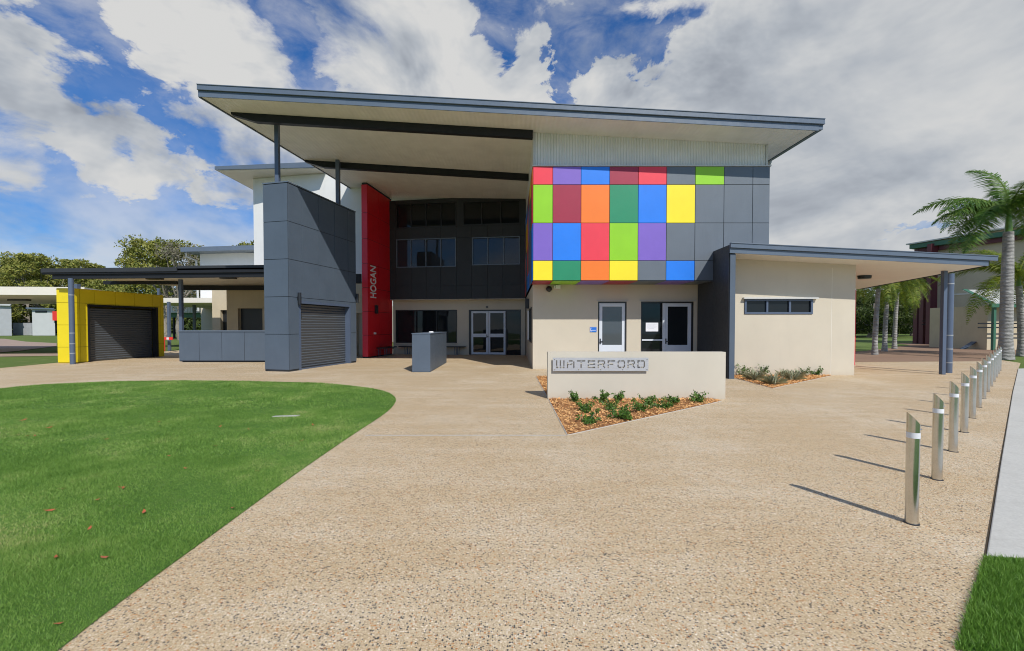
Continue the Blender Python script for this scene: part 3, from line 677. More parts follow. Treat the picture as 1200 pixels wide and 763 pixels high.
SB = thing('service_block', 'low tan block with two dark doorways beneath the dark walkway roof', 'building', (-15, 24, 0))
fb1 = Frame(((266-600)/500*23.6, 23.6), (-11.6, 23.6), (0, -1))
h = (fb1.at(279), fb1.at(300)+.8, -.1, fb1.zat(0, 361)); mb = MB(); wall(mb, fb1, 0, fb1.L, 0, 3.7, -.3, 0, [h]); mb.box(fb1.o.x, fb1.o.x+.28, 23.902, 26.2, 0, 3.7)
wb = mb.build('wall', CREAMB, SB)
fb2 = Frame(((249-600)/500*26.3, 26.3), (fb1.o.x+.3, 26.3), (0, -1)); h2 = (fb2.at(258.5), fb2.at(266)+.5, -.1, fb2.zat(0, 363))
mb = MB(); wall(mb, fb2, 0, fb2.L+.4, 0, 4.2, -.3, 0, [h2]); mb.build('wall', CREAMB, SB)
mb = MB(); fb1.box(mb, h[0]+.02, h[1], 0, h[3], -.28, -.24); mb.build('door', BLACKP, SB)
mb = MB(); fb2.box(mb, h2[0], h2[1], 0, h2[3], -.28, -.24); mb.build('door', BLACKP, SB)

# dark covered walkway
CW = thing('covered_walkway', 'dark flat roofed walkway on slim steel posts reaching from the tower over the yellow kiosk', 'walkway', (-15, 19, 0))
cz = lambda x, y: 3.74+.01*(x+20)
cx0 = (53.5-600)/500*18.0; cxr = -9.0
mb = MB(); mb.prism([(cx0+.25, 18.05), (cxr, 18.05), (cxr, 24.5), (cx0+2.0, 24.5)], lambda x, y: cz(x, y), lambda x, y: cz(x, y)+.03); mb.build('soffit', SOFF, CW)
mb = MB(); mb.prism([(cx0, 17.9), (cxr, 17.9), (cxr, 24.6), (cx0+2, 24.6)], lambda x, y: cz(x, y)+.032, lambda x, y: cz(x, y)+.22); mb.build('roof', BEAM, CW)
fk = Frame((cx0, 18.0), (cxr, 18.0), (0, -1))
mb = MB(); slopebox(mb, fk, 0, fk.L-5.0, cz, .1, .27, .02, .14); slopebox(mb, fk, fk.L-5.0, fk.L, cz, .15, .33, .02, .1); mb.build('gutter', DGREY, CW)
mb = MB(); slopebox(mb, fk, .35, fk.L, cz, -.16, .098, -.1, .02); mb.build('front_beam', BEAM, CW)
mb = MB(); mb.box(-17.5, -12.6, 22.4, 22.55, 3.5, 3.75); mb.box(-19.5, -16, 20.4, 20.5, 3.6, 3.76); mb.build('rear_beam', BEAM, CW)
q = gp(85, 426.4); mb = MB(); mb.tube([(q[0], q[1]-.02, 0), (q[0], q[1]-.02, 3.62)], .092, 24); col = mb.build('round_post', STEELP, CW, smooth=True)
for z in (2.9, 1.3, .85, .45):
    mb = MB(); mb.tube([(q[0], q[1]-.02, z), (q[0], q[1]-.02, z+.03)], .097, 24); mb.build('strap', TANKM, col)
for px, yy, w in ((212.8, 423.0, .065), (91.5, 419, .09), (186.7, 415.2, .05), (198.3, 410.6, .07)):
    q = gp(px, yy); mb = MB(); mb.box(q[0]-w, q[0]+w, q[1]-w, q[1]+w, 0, 3.74 if px < 195 or px > 210 else 3.2); mb.build('steel_post', STEELP, CW)
for px in (182, 268):
    q = fd(px, 329, 19.3); mb = MB(); mb.box(q.x-.32, q.x+.32, 19.2, 19.45, cz(q.x, 19)-.07, cz(q.x, 19)-.003); mb.build('ceiling_light', BLACKP, CW)

# grey half wall
HWb = thing('panel_half_wall', 'waist high blue grey panelled half wall between kiosk and tower', 'wall', (-12, 19, 0))
q0 = gp(209.8, 424.2); fh = Frame(q0, (-9.6, q0[1]), (0, -1))
mb = MB(); wall(mb, fh, 0, fh.L, .06, 1.36, -.35, 0); mb.build('backing', JOINT, HWb)
mb = MB(); panels(mb, fh, [0]+[fh.at(x) for x in (233.5, 260, 286.5)]+[fh.L], [.07, 1.34]); mb.build('panel_face', GREY, HWb)
mb = MB(); fh.box(mb, -.02, fh.L, 1.362, 1.42, -.38, .035); mb.build('coping', FASC, HWb, bevel=.004)
mb = MB(); fh.box(mb, .1, fh.L-.1, 0, .058, -.3, -.04); mb.build('plinth', BEAM, HWb)

# yellow kiosk
K = thing('yellow_kiosk', 'bright yellow panelled kiosk with dark roller shutter under the walkway roof', 'kiosk', (-19, 20, 0))
k0, k1, k2 = gp(67.4, 425.3), gp(90.5, 424.9), gp(191.9, 417.2)
k1 = (k1[0], k0[1]+.03)
f5 = Frame(k0, k1, (0, -1)); f6 = Frame(k1, k2, (1, 0)); KH = 3.24
s0, s1 = f6.at(40+340/5.45), f6.at(40+790/5.45); sz = f6.zat(f6.at(105), 300+306/5.45)
mb = MB(); wall(mb, f5, 0.01, f5.L-.01, .0, KH-.01, -.2, 0); wall(mb, f6, 0.01, f6.L-.01, 0, KH-.01, -.3, 0, [(s0, s1, -.1, sz)])
f7 = Frame((k0[0], k0[1]+.02), (k2[0]-.8, k2[1]), (-1, 0)); wall(mb, f7, 0, f7.L, 0, KH-.01, -.2, 0)
f8 = Frame((k2[0]-.9, k2[1]), k2, (0, 1)); wall(mb, f8, 0, f8.L, 0, KH-.01, -.2, 0)
mb.build('core', paint('yellow_joint', (.45, .34, .01), .6), K)
kz = [.03, .72, 1.6, 2.6, KH]
kz = [.03]+[f5.zat(.3, 300+y/5.45) for y in (580, 438, 296)]+[KH]
mb = MB(); panels(mb, f5, [0, f5.L+.018], kz, gap=.008); panels(mb, f6, [0, f6.at(40+270/5.45+4)]+[f6.at(40+x/5.45) for x in (386, 520, 643, 756)]+[f6.L], kz, gap=.008, holes=[(s0, s1, -.1, sz)])
mb.build('cladding', YEL, K)
mb = MB(); f6.box(mb, s0, s0+.09, 0, sz, -.2, .035); f6.box(mb, s1-.12, s1, 0, sz, -.2, .035); f6.box(mb, s0+.09, s1-.12, sz-.1, sz, -.19, .04); mb.build('door_frame', BEAM, K)
mb = MB(); shutter(mb, f6, s0+.09, s1-.12, .02, sz-.05, -.24, .105); mb.build('roller_door', SHUT, K, fix=False)
mb = MB(); mb.prism([k0, k1, k2, (k2[0]-.8, k2[1])], KH-.009, KH+.01); mb.build('top_cap', YEL, K)

# cream walkway roofs
def cream_canopy(label, p, z, th, posts, light=None):
    t = thing('cream_canopy', label, 'canopy', (p[0][0], p[0][1], 0)); mb = MB(); mb.prism(p, z, z+th); mb.build('roof', SOFF, t)
    for (x, y) in posts: mb = MB(); mb.box(x-.08, x+.08, y-.08, y+.08, 0, z-.003); mb.build('post', STEELP, t)
    if light: mb = MB(); mb.box(light[0]-.55, light[0]+.55, light[1]-.15, light[1]+.15, z-.1, z-.003); mb.build('ceiling_light', BLACKP, t)
    return t
cream_canopy('wide cream covered way crossing left of the yellow kiosk', [(-34, 21.3), (-22.3, 22.3), (-26.6, 31), (-40, 31)], 3.22, .42, [(-29.5, 30.5), (-23.2, 23)], ((23.5-600)/500*25.5, 25.5))
cream_canopy('cream covered way seen through the gap right of the yellow kiosk', [(-27.5, 31), (-17.6, 30.5), (-17.6, 40), (-29, 41)], 3.3, .35, [((228-600)/500*34, 34)], (-21.5, 34))

# sheds far left
def shed(name, label, x0, x1, d, z, roofm, wallm, depth=8):
    t = thing(name, label, 'shed', (x0, d, 0)); mb = MB(); mb.prism([(x0, d), (x1, d), (x1*(1+depth/d)-.5, d+depth), (x0*(1+depth/d), d+depth)], 0, z); mb.build('wall', wallm, t)
    mb = MB(); mb.prism([(x0-.5, d-.5), (x1+.4, d-.5), (x1*(1+depth/d), d+depth), (x0*(1+depth/d), d+depth)], lambda x, y: z+.01-.03*(x-x0), lambda x, y: z+.25-.03*(x-x0)+.0); mb.build('roof', roofm, t); return t
shed('grey_shed', 'plain grey shed at the far left edge below the cream canopy', -96, (13.8-600)/500*73, 73, 5.4, OFFW, SHEDM)
s_ = shed('white_shed', 'small white shed with dark grille beside the yellow kiosk left edge', (38-600)/500*74, (64.6-600)/500*74, 74, 4.6, FASC, OFFW)
mb = MB(); x_ = (49-600)/500*74; mb.box(x_-1, x_+1, 73.9, 73.99, 4.0, 4.3); mb.build('vent', BLACKP, s_)
mb = MB(); x_ = (66-600)/500*74; mb.box(x_-.2, x_+1.4, 73.6, 74.2, 2.6, 4.2); tag(mb.build('red_sign_board', SAFER), 'red board fixed on the corner of the white shed', 'sign')
mb = MB(); mb.box((15-600)/500*76, (37-600)/500*76, 76, 76.4, 0, 2.2); mb.build; tag(mb.build('grey_fence', TANKM), 'low grey fence panel between the two distant sheds', 'fence')
BR_ = thing('safety_barrier', 'small red and white barrier on the grass right of the kiosk', 'barrier', (-21, 27, 0))
q = gp(196, 411); mb = MB(); mb.box(q[0]-.28, q[0]+.32, q[1], q[1]+.06, .72, .9); mb.box(q[0]-.28, q[0]-.2, q[1], q[1]+.06, 0, .72); mb.build('rail', SAFER, BR_)
mb = MB(); mb.box(q[0]-.05, q[0]+.1, q[1]-.01, q[1]-.003, .74, .88); mb.build('white_stripe', FIXW, BR_)
GP = thing('green_pavilion', 'distant low pavilion with dark green eave behind the cream covered way', 'building', (-40, 60, 0))
mb = MB(); mb.box(-47, -33, 58, 66, 2.8, 3.4); mb.build('eave', GREENP, GP)
mb = MB(); mb.prism([(-48, 57), (-32, 57), (-34, 67), (-46, 67)], 3.41, 4.6); mb.build('roof', ROOFM, GP)
for x in (-46, -42, -38, -34.5): mb = MB(); mb.box(x-.1, x+.1, 58, 58.2, 0, 2.8); mb.build('post', BEAM, GP)
mb = MB(); mb.box(-46, -34, 64, 64.2, 0, 2.8); mb.build('rear_wall', DGREY, GP)

# right hand hall
RH = thing('cream_hall', 'tall cream hall with maroon steel columns and green gutter on the right', 'building', (37, 39, 0))
hA, hB = (37.6, 39.0), (43.2, 25.0)
fH = Frame(hA, hB, (-1, 0)); HZ = 8.6
mb = MB(); wall(mb, fH, .55, fH.L, 0, HZ, -.3, 0); wall(mb, fH, fH.at(1118), fH.at(1146), 0, 2.9, .004, .02) if False else None; mb.build('wall', CREAMB, RH)
lo = MB(); fH.box(lo, 1.6, fH.L, 4.3, 4.42, .003, .05); fH.box(lo, 1.7, 1.85, 0, 4.3, .003, .06); lo.build('wall_band', MATS['cream_soffit'], RH)
mb = MB(); mb.box(hA[0]+1.5, 60, 39.6, 40, 0, HZ-.3); mb.build('end_wall', CREAMB, RH)
lo = MB(); fH.box(lo, 0, 7, 2.05, 2.12, .25, .3); fH.box(lo, 0, 7, 1.75, 1.82, .25, .3); lo.build('handrail', BEAM, RH)
for px in (1074.5, 1081.5, 1091):
    a = fH.at(px) if px > 1080 else -.0
    w = .2 if px < 1085 else .3
    q = fd(px, 380, 39.6 if px < 1080 else (39 if px < 1085 else 38)); mb = MB(); mb.box(q.x-w, q.x+w, q.y-.2, q.y+.2, 0, HZ+.3); mb.build('steel_column', MAROON, RH)
mb = MB(); fH.box(mb, -.3, fH.L, HZ-.25, HZ+.1, .003, .35); mb.build('maroon_fascia', MAROON, RH)
mb = MB(); fH.box(mb, -.8, fH.L, HZ+.12, HZ+.5, .0, .75); mb.build('gutter', GREENP, RH)
mb = MB(); pts = [fH.P(-1.0, 0, .9)[:2], fH.P(fH.L, 0, .9)[:2], fH.P(fH.L, 0, -9)[:2], fH.P(-1.0, 0, -9)[:2]]
mb.prism(pts, lambda x, y: HZ+.51+.07*max(0, x-36.5), lambda x, y: HZ+.62+.07*max(0, x-36.5)); mb.build('roof', ROOFM, RH)
# green roofed shelter
GS = thing('green_roof_shelter', 'small cream block shelter with green edged ribbed roof behind the large palm', 'shelter', (33, 28.6, 0))
x0 = (1158.5-600)/500*28.6
mb = MB(); mb.box(x0+.35, 48, 29.0, 33, 0, 3.0); mb.build('wall', CREAMB, GS)
mb = MB(); mb.prism([(x0-.3, 28.3), (48, 28.3), (48, 31), (x0+.75, 31)], lambda x, y: 3.05+(y-28.3)*.42, lambda x, y: 3.12+(y-28.3)*.42); mb.build('roof', ROOFM, GS)
mb = MB(); mb.prism([(x0-.33, 28.27), (x0-.0, 28.27), (x0+1.05, 31), (x0+.72, 31)], lambda x, y: 3.125+(y-28.3)*.42, lambda x, y: 3.17+(y-28.3)*.42); mb.box(x0-.35, 48, 28.15, 28.29, 2.85, 3.1); mb.build('green_edge', GREENP, GS)
mb = MB(); mb.box(x0-.0, x0+.16, 28.3, 28.46, 0, 2.95); mb.build('post', GREENP, GS)
mb = MB(); mb.box(x0-1, 47, 28.32, 28.36, .98+.5, 1.06+.5); mb.box(x0-1, 47, 28.32, 28.36, 1.75, 1.83); mb.build('rail', BEAM, GS)
mb = MB(); q = gp(1146, 409); mb.quad((q[0]-.9, q[1], .02), (q[0]+1.1, q[1], 1.25), (q[0]+1.1, q[1]+.35, 1.25), (q[0]-.9, q[1]+.35, .02)); mb.quad((q[0]-.9, q[1], -.02), (q[0]-.9, q[1]+.35, -.02), (q[0]+1.1, q[1]+.35, 1.18), (q[0]+1.1, q[1], 1.18)); tag(mb.build('handrail_ramp', FASC, fix=False), 'blue grey sloping rail leaning by the cream hall wall', 'rail')

# ================================================================= FOREGROUND OBJECTS
# planter box
pb = thing('plinth_block', 'plain blue grey metal block standing on the paving in the courtyard', 'block', (*gp(493, 436), 0))
p0, p1, p2 = gp(482.7, 435.9), gp(504.2, 435.9), gp(523.2, 424.8); wid_ = p1[0]-p0[0]
mb = MB(); mb.prism([p0, p1, p2, (p2[0]-wid_, p2[1])], .012, 1.33); mb.build('body', GREY, pb, bevel=.008)
mb = MB(); mb.prism([(p0[0]-.015, p0[1]-.015), (p1[0]+.015, p1[1]-.015), (p2[0]+.015, p2[1]+.015), (p2[0]-wid_-.015, p2[1]+.015)], 1.332, 1.36); mb.build('lid', FASC, pb, bevel=.004)
mb = MB(); mb.prism([(p0[0]+.02, p0[1]+.02), (p1[0]-.02, p1[1]+.02), (p2[0]-.02, p2[1]-.02), (p2[0]-wid_+.02, p2[1]-.02)], 0, .011); mb.build('base', BEAM, pb)
mb = MB(); c_ = ((p0[0]+p2[0])/2, (p0[1]+p2[1])/2); mb.tube([(c_[0], c_[1], 1.361), (c_[0], c_[1], 1.40)], [.1, .08], 14); mb.build('vent_cap', LETTER, pb)
# sign wall
q0, q1 = gp(642, 467.3), gp(852.6, 467.9); fsn = Frame(q0, (q1[0], q0[1]), (0, -1)); SH = EYE+(382-412.2)/500*q0[1]
mb = MB(); wall(mb, fsn, 0, fsn.L, -.0, SH, -.2, 0); swl = tag(mb.build('sign_wall', SIGNW, bevel=.006), 'low pale rendered wall standing in the mulch bed and carrying the steel name plate', 'wall')
# name plate: cells left out where the stencil letters are cut
glyph = {
 'W': ["#...##...#", "#...##...#", "#...##...#", "#...##...#", "#...##...#", "##.###.###", ".########."],
 'A': [".######.", "##....##", "#......#", "#.####.#", "#......#", "#......#", "#......#"],
}
cells = {
 'W': ["X...X...X", "X...X...X", "X...X...X", "X...X...X", "X...X...X", "........." , "XXX.X.XXX"],
 'A': ["..XXXX..", ".......X", "X......X", "XX.XXX.X", "X......X", "X......X", "X......X"],
 'T': ["XXXX.XXXX", ".........", "....X....", "....X....", "....X....", "....X....", "....X...."],
 'E': ["XXX.XXXX", "X.......", "X.......", "..XXXXXX", "X.......", "X.......", "XXX.XXXX"],
 'R': ["XXX.XXX.", "X......X", "X......X", "..XXXXX.", "X....X..", "X.....X.", "X......X"],
 'F': ["XXX.XXXX", "X.......", "X.......", "..XXXX..", "X.......", "X.......", "X......."],
 'O': [".XX.XXX.", "X......X", "X......X", "........", "X......X", "X......X", ".XXX.XX."],
 'D': ["XXX.XXX.", "X......X", "X......X", ".......X", "X......X", "X......X", "XXX.XXX."],
}
word = 'WATERFORD'; grid = [''] * 7
for ch in word:
    for r in range(7): grid[r] += cells[ch][r] + '...'
ncol = len(grid[0])-3
pa0, pa1 = fsn.at(647.6), fsn.at(759.2); ptop, pbot = fsn.zat(0, 418.6), fsn.zat(0, 434.2)
ma = .075; la0, la1 = pa0+ma, pa1-ma*1.1; cw = (la1-la0)/ncol; lh = (ptop-pbot)*.56; lz0 = (ptop+pbot)/2-lh/2+.005; ch_ = lh/7
holes = []
for r in range(7):
    c = 0
    while c < ncol:
        if grid[r][c] == 'X':
            e = c
            while e < ncol and grid[r][e] == 'X': e += 1
            zt_ = lz0+lh-r*ch_; 
            holes.append((la0+c*cw-.0015*0, la0+e*cw, zt_-ch_, zt_)); c = e
        else: c += 1
# tiny overlap so diagonal neighbours keep clean cuts
holes = [(round(a-.003, 5), round(b+.003, 5), round(c-.003, 5), round(d+.003, 5)) for a, b, c, d in holes]
mb = MB(); wall(mb, fsn, pa0, pa1, pbot, ptop, .055, .061, holes)
ns = tag(mb.build('name_sign', PLATE, fix=False), 'brushed steel plate with stencil cut letters reading WATERFORD on the low wall', 'sign')
for fx in (.02, .27, .5, .73, .985):
    for zz in (pbot+.035, ptop-.035):
        if fx in (.27, .5, .73) and zz > (ptop+pbot)/2: continue
        a = pa0+(pa1-pa0)*fx; mb = MB(); mb.tube([fsn.P(a, zz, 0), fsn.P(a, zz, .069)], .011, 10); mb.build('bolt', STEEL, ns)
# blue door sign, paper notice
mb = MB(); a0, a1 = fw.at(680+90/8), fw.at(680+152/8); z0, z1 = fw.zat(0, 340+390/8), fw.zat(0, 340+344/8); fw.box(mb, a0, a1, z0, z1, .003, .015)
bs = tag(mb.build('blue_wall_sign', SIGNB, bevel=.002), 'small blue sign with white symbol on the beige wall left of the single door', 'sign')
mb = MB(); fw.box(mb, a0+.02, a0+.05, z1-.05, z1-.025, .0155, .017); fw.box(mb, a0+.02, a0+.035, z0+.03, z1-.06, .0155, .017); fw.box(mb, a0+.035, a0+.075, z0+.03, z0+.045, .0155, .017); fw.box(mb, a0+.04, a1-.03, z0+.06, z0+.075, .0155, .017); mb.build('symbol', PAPER, bs)
mb = MB(); a0, a1 = fw.at(680+620/8), fw.at(680+737/8); z0, z1 = fw.zat(0, 340+384/8), fw.zat(0, 340+302/8); fw.box(mb, a0, a1, z0, z1, -.079, -.076)
nt_ = tag(mb.build('paper_notice', PAPER), 'white paper notice taped inside the glass beside the right door', 'notice')
mb = MB()
for k in range(6):
    zz = z1-.05-k*.034; fw.box(mb, a0+.05, a1-.05-.05*(k % 3), zz-.006, zz, -.0755, -.0745)
mb.build('printed_lines', paint('grey_print', (.42, .44, .5), .7), nt_)
# benches
def bench(label, p0, p1):
    f = Frame(p0, p1, (0, -1)); t = thing('bench', label, 'bench', (p0[0], p0[1], 0), 'low dark benches in the courtyard')
    mb = MB(); f.box(mb, 0, f.L, .43, .49, -.42, 0); mb.build('seat', BLACKP, t, bevel=.006)
    for a in ((.25, f.L-.25) if f.L < 2.4 else (.45, f.L/2, f.L-.45)):
        mb = MB(); 
        for s in (-.04, -.38): mb.tube([f.P(a-.09, .43, s), f.P(a-.07, .03, s), f.P(a+.07, .03, s), f.P(a+.09, .43, s)], .016, 8)
        mb.build('leg', STEELP, t, smooth=True)
    return t
bench('long dark bench against the beige wall below the wide courtyard window', (-6.4, 24.0), (-2.65, 23.5))
q0, q1 = Vector(fr_.P(.75, 0, .5)), Vector(fr_.P(2.35, 0, .5)); bench('short dark bench at the foot of the red fin wall', (q0.x, q0.y), (q1.x, q1.y))

# bollards
def bollard_meshes():
    R_, H0, H1_ = .043, .80, .905
    mb = MB(); n = 28; v = []; rows_ = [0, .3, .6]
    for z in rows_:
        for k in range(n): a = 2*PI*k/n; mb.v.append((R_*math.cos(a), R_*math.sin(a), z+.006))
    for k in range(n):
        a = 2*PI*k/n; mb.v.append((R_*math.cos(a), R_*math.sin(a), (H0+H1_)/2-(H1_-H0)/2*math.cos(a)))
    for r in range(3):
        for k in range(n): j = (k+1) % n; mb.f.append((r*n+k, r*n+j, (r+1)*n+j, (r+1)*n+k))
    mb.f.append(tuple(3*n+k for k in range(n)))
    return mb
names = ['nearest bollard, tallest in the picture, at the lower right of the paving', 'second bollard from the camera, just behind the nearest one', 'third bollard from the camera in the slanting row', 'fourth bollard from the camera in the slanting row', 'fifth bollard from the camera in the slanting row',
         'sixth bollard from the camera in the slanting row', 'seventh bollard counted from the camera along the row', 'eighth bollard counted from the camera along the row', 'ninth bollard counted from the camera along the row', 'fourth from last bollard before the large palm', 'third from last bollard before the large palm', 'second from last bollard before the large palm', 'last and farthest bollard beside the foot of the large palm']
def mk_bollard():
    t = thing('bollard', names[0], 'bollard', (0, 0, 0), 'stainless steel bollards in a row along the kerb')
    bollard_meshes().build('post', STEEL, t, smooth=True)
    mb = MB(); mb.tube([(0, 0, .70), (0, 0, .745)], .0442, 28, caps=False); mb.build('reflective_band', FIXW, t, smooth=True)
    mb = MB(); mb.tube([(0, 0, .0), (0, 0, .006)], .052, 28); mb.build('base_plate', BLACKP, t, smooth=True)
    mb = MB(); mb.tube([(.04, 0, .77), (.052, 0, .77)], .006, 8); mb.build('screw', STEEL, t)
    return t
b0 = mk_bollard(); kids = [c for c in bpy.data.objects if c.parent == b0]
dX = (1148.4-600)/500*(800/95.5); 
P1 = gp(1072.6, 614.8); P7 = gp(1154.3, 467.1); st = ((P7[0]-P1[0])/6, (P7[1]-P1[1])/6)
for k in range(13):
    if k == 0: t = b0
    else:
        t = b0.copy(); COL.objects.link(t); t['label'] = names[k]
        for c in kids: cc2 = c.copy(); COL.objects.link(cc2); cc2.parent = t
    t.location = (P1[0]+st[0]*k, P1[1]+st[1]*k, 0); t.rotation_euler = (0, 0, math.radians(-22+random.uniform(-4, 4)))

# ================================================================= VEGETATION
def pts_in_poly(n, poly):
    poly = np.array(poly); lo, hi = poly.min(0), poly.max(0); out = []; tot = 0
    while tot < n:
        p = rng.uniform(lo, hi, (n*2, 2)); ins = np.zeros(len(p), bool); j = len(poly)-1
        for i in range(len(poly)):
            xi, yi = poly[i]; xj, yj = poly[j]
            c = ((yi > p[:, 1]) != (yj > p[:, 1])) & (p[:, 0] < (xj-xi)*(p[:, 1]-yi)/(yj-yi+1e-12)+xi); ins ^= c; j = i
        p = p[ins]; out.append(p); tot += len(p)
    return np.concatenate(out)[:n]
def np_mesh(name, V, nper, m, parent=None):     # V: (k*nper,3)
    k = len(V)//nper; me = bpy.data.meshes.new(name); me.vertices.add(len(V)); me.vertices.foreach_set('co', np.ascontiguousarray(V, dtype=np.float32).ravel())
    me.loops.add(k*nper); me.loops.foreach_set('vertex_index', np.arange(k*nper, dtype=np.int32)); me.polygons.add(k)
    me.polygons.foreach_set('loop_start', np.arange(0, k*nper, nper, dtype=np.int32)); me.update(calc_edges=True); me.materials.append(m)
    o = bpy.data.objects.new(name, me); COL.objects.link(o)
    if parent is not None: o.parent = parent; o.matrix_parent_inverse = Matrix.Translation(-world_loc(parent))
    return o
def grass(name, poly, m, label, bands):
    Vs = []
    for (d0, d1, dens, h, w) in bands:
        sub = [p for p in poly]
        P = pts_in_poly(int(dens*1), poly)
        P = P[(P[:, 1] >= d0) & (P[:, 1] < d1) & (np.abs(P[:, 0]) < P[:, 1]*1.35+.6)]
        n = len(P); 
        if n == 0: continue
        clump = .75+.5*np.sin(P[:, 0]*3.1+np.sin(P[:, 1]*2.3)*1.7)*np.sin(P[:, 1]*2.7+P[:, 0])*.5
        hh = h*rng.uniform(.55, 1.2, n)*clump; an = rng.uniform(0, 2*PI, n); ww = w*rng.uniform(.7, 1.3, n)
        lean = rng.uniform(.15, 1.0, n)*hh; la = rng.uniform(0, 2*PI, n)
        base = np.stack([P[:, 0], P[:, 1], np.full(n, .004)], 1)
        dx = np.stack([np.cos(an)*ww, np.sin(an)*ww, np.zeros(n)], 1); tip = base+np.stack([np.cos(la)*lean, np.sin(la)*lean, hh], 1)
        V = np.stack([base-dx, base+dx, tip], 1).reshape(-1, 3); Vs.append(V)
    return stuff(np_mesh(name, np.concatenate(Vs), 3, m), label, 'grass')
near = [p for p in lawn_pts]
clipx = [(-3.5, 1.6), (-1.2, 1.6)]
def clip_poly(poly, d0, d1):
    out = [(x, min(max(y, d0), d1)) for x, y in poly]; return [(max(x, -d1*1.32-.3), y) for x, y in out]
Vsum = []
V1 = []
def lawn_band(d0, d1, dens, h, w, tall=False):
    poly = clip_poly(lawn_pts, d0, d1); arr = np.array(poly); x, y = arr[:, 0], arr[:, 1]
    area = abs(np.dot(x, np.roll(y, 1))-np.dot(y, np.roll(x, 1)))/2; n = int(area*dens); P = pts_in_poly(n, poly)
    P = P[np.abs(P[:, 0]) < P[:, 1]*1.3+.4]; n = len(P)
    cl = .8+.35*np.sin(P[:, 0]*2.1+np.sin(P[:, 1]*1.3)*1.7)*np.sin(P[:, 1]*2.7+P[:, 0])
    hh = h*rng.uniform(.5, 1.2, n)*cl; an = rng.uniform(0, 2*PI, n); ww = w*rng.uniform(.7, 1.3, n); lean = rng.uniform(.2, 1.1, n)*hh; la = rng.uniform(0, 2*PI, n)
    base = np.stack([P[:, 0], P[:, 1], np.full(n, .004)], 1); dx = np.stack([np.cos(an)*ww, np.sin(an)*ww, np.zeros(n)], 1)
    tip = base+np.stack([np.cos(la)*lean, np.sin(la)*lean, hh], 1); return np.stack([base-dx, base+dx, tip], 1).reshape(-1, 3)
Vg = np.concatenate([lawn_band(1.7, 3.2, 26000, .026, .0022), lawn_band(3.2, 5.2, 13000, .028, .003), lawn_band(5.2, 8.2, 5200, .03, .0045), lawn_band(8.2, 13, 1800, .032, .008)])
stuff(np_mesh('lawn_grass', Vg, 3, GRASSL), 'short mown green grass of the big curved lawn at the left', 'grass')
P = pts_in_poly(int(36000*1.2), [(2.15, 1.75), gp(1161, 657), (3.6, 2.9), (3.6, 1.75)]); poly = [gp(1128, 770), gp(1150, 690), gp(1160, 657), (5.2, 2.62), (5.2, 1.8)]
P = pts_in_poly(60000, poly); n = len(P); hh = .04*rng.uniform(.5, 1.2, n); an = rng.uniform(0, 2*PI, n); la = rng.uniform(0, 2*PI, n); lean = rng.uniform(.2, 1, n)*hh
base = np.stack([P[:, 0], P[:, 1], np.full(n, .004)], 1); dxx = np.stack([np.cos(an)*.003, np.sin(an)*.003, np.zeros(n)], 1)
stuff(np_mesh('verge_grass', np.stack([base-dxx, base+dxx, base+np.stack([np.cos(la)*lean, np.sin(la)*lean, hh], 1)], 1).reshape(-1, 3), 3, GRASSD), 'deep green grass of the small verge in the bottom right corner', 'grass')

# mulch beds
bed1 = [gp(628.3, 440.6), gp(643, 467.3), gp(665.5, 510.3), gp(846.5, 469.9), (6.3, 12.0), (1.0, 12.9)]
bed1 = [gp(628.3, 440.8), gp(643.5, 468.5), gp(665.5, 510.2), gp(846.5, 470), gp(800, 455), gp(700, 441)]
bed2 = [gp(856.5, 441.6), gp(906.5, 455), gp(973, 440.4), (10.4, 13.88), (6.96, 13.88)]
for nm, bed, n in (('mulch_bed', bed1, 16000), ('mulch_bed', bed2, 7000)):
    struct(flat('planting_soil', bed, .005, MULM))
    P = pts_in_poly(n, bed); keep = ~((P[:, 1] > fsn.o.y-.01) & (P[:, 1] < fsn.o.y+.22) & (P[:, 0] > fsn.o.x) & (P[:, 0] < fsn.o.x+fsn.L)) if bed is bed1 else np.ones(len(P), bool)
    P = P[keep]; n = len(P); an = rng.uniform(0, 2*PI, n); L_ = rng.uniform(.01, .032, n); w_ = rng.uniform(.003, .009, n); tl = rng.uniform(-.5, .5, n)
    c = np.stack([P[:, 0], P[:, 1], rng.uniform(.008, .035, n)], 1); u = np.stack([np.cos(an), np.sin(an), tl], 1)*L_[:, None]; v = np.stack([-np.sin(an), np.cos(an), rng.uniform(-.6, .6, n)], 1)*w_[:, None]
    V = np.stack([c-u-v, c+u-v, c+u+v, c-u+v], 1).reshape(-1, 3)
    stuff(np_mesh(nm, V, 4, CHIP), 'orange wood chip mulch around the sign wall' if bed is bed1 else 'orange wood chip mulch below the annex window', 'mulch')
mb = MB()
for bed in (bed1[:4], bed2[:3]):
    for i in range(len(bed)-1):
        f = Frame(bed[i], bed[i+1], (0, -1)); f.box(mb, 0, f.L, 0, .008, -.0, .012)
struct(mb.build('bed_edging', CONM))
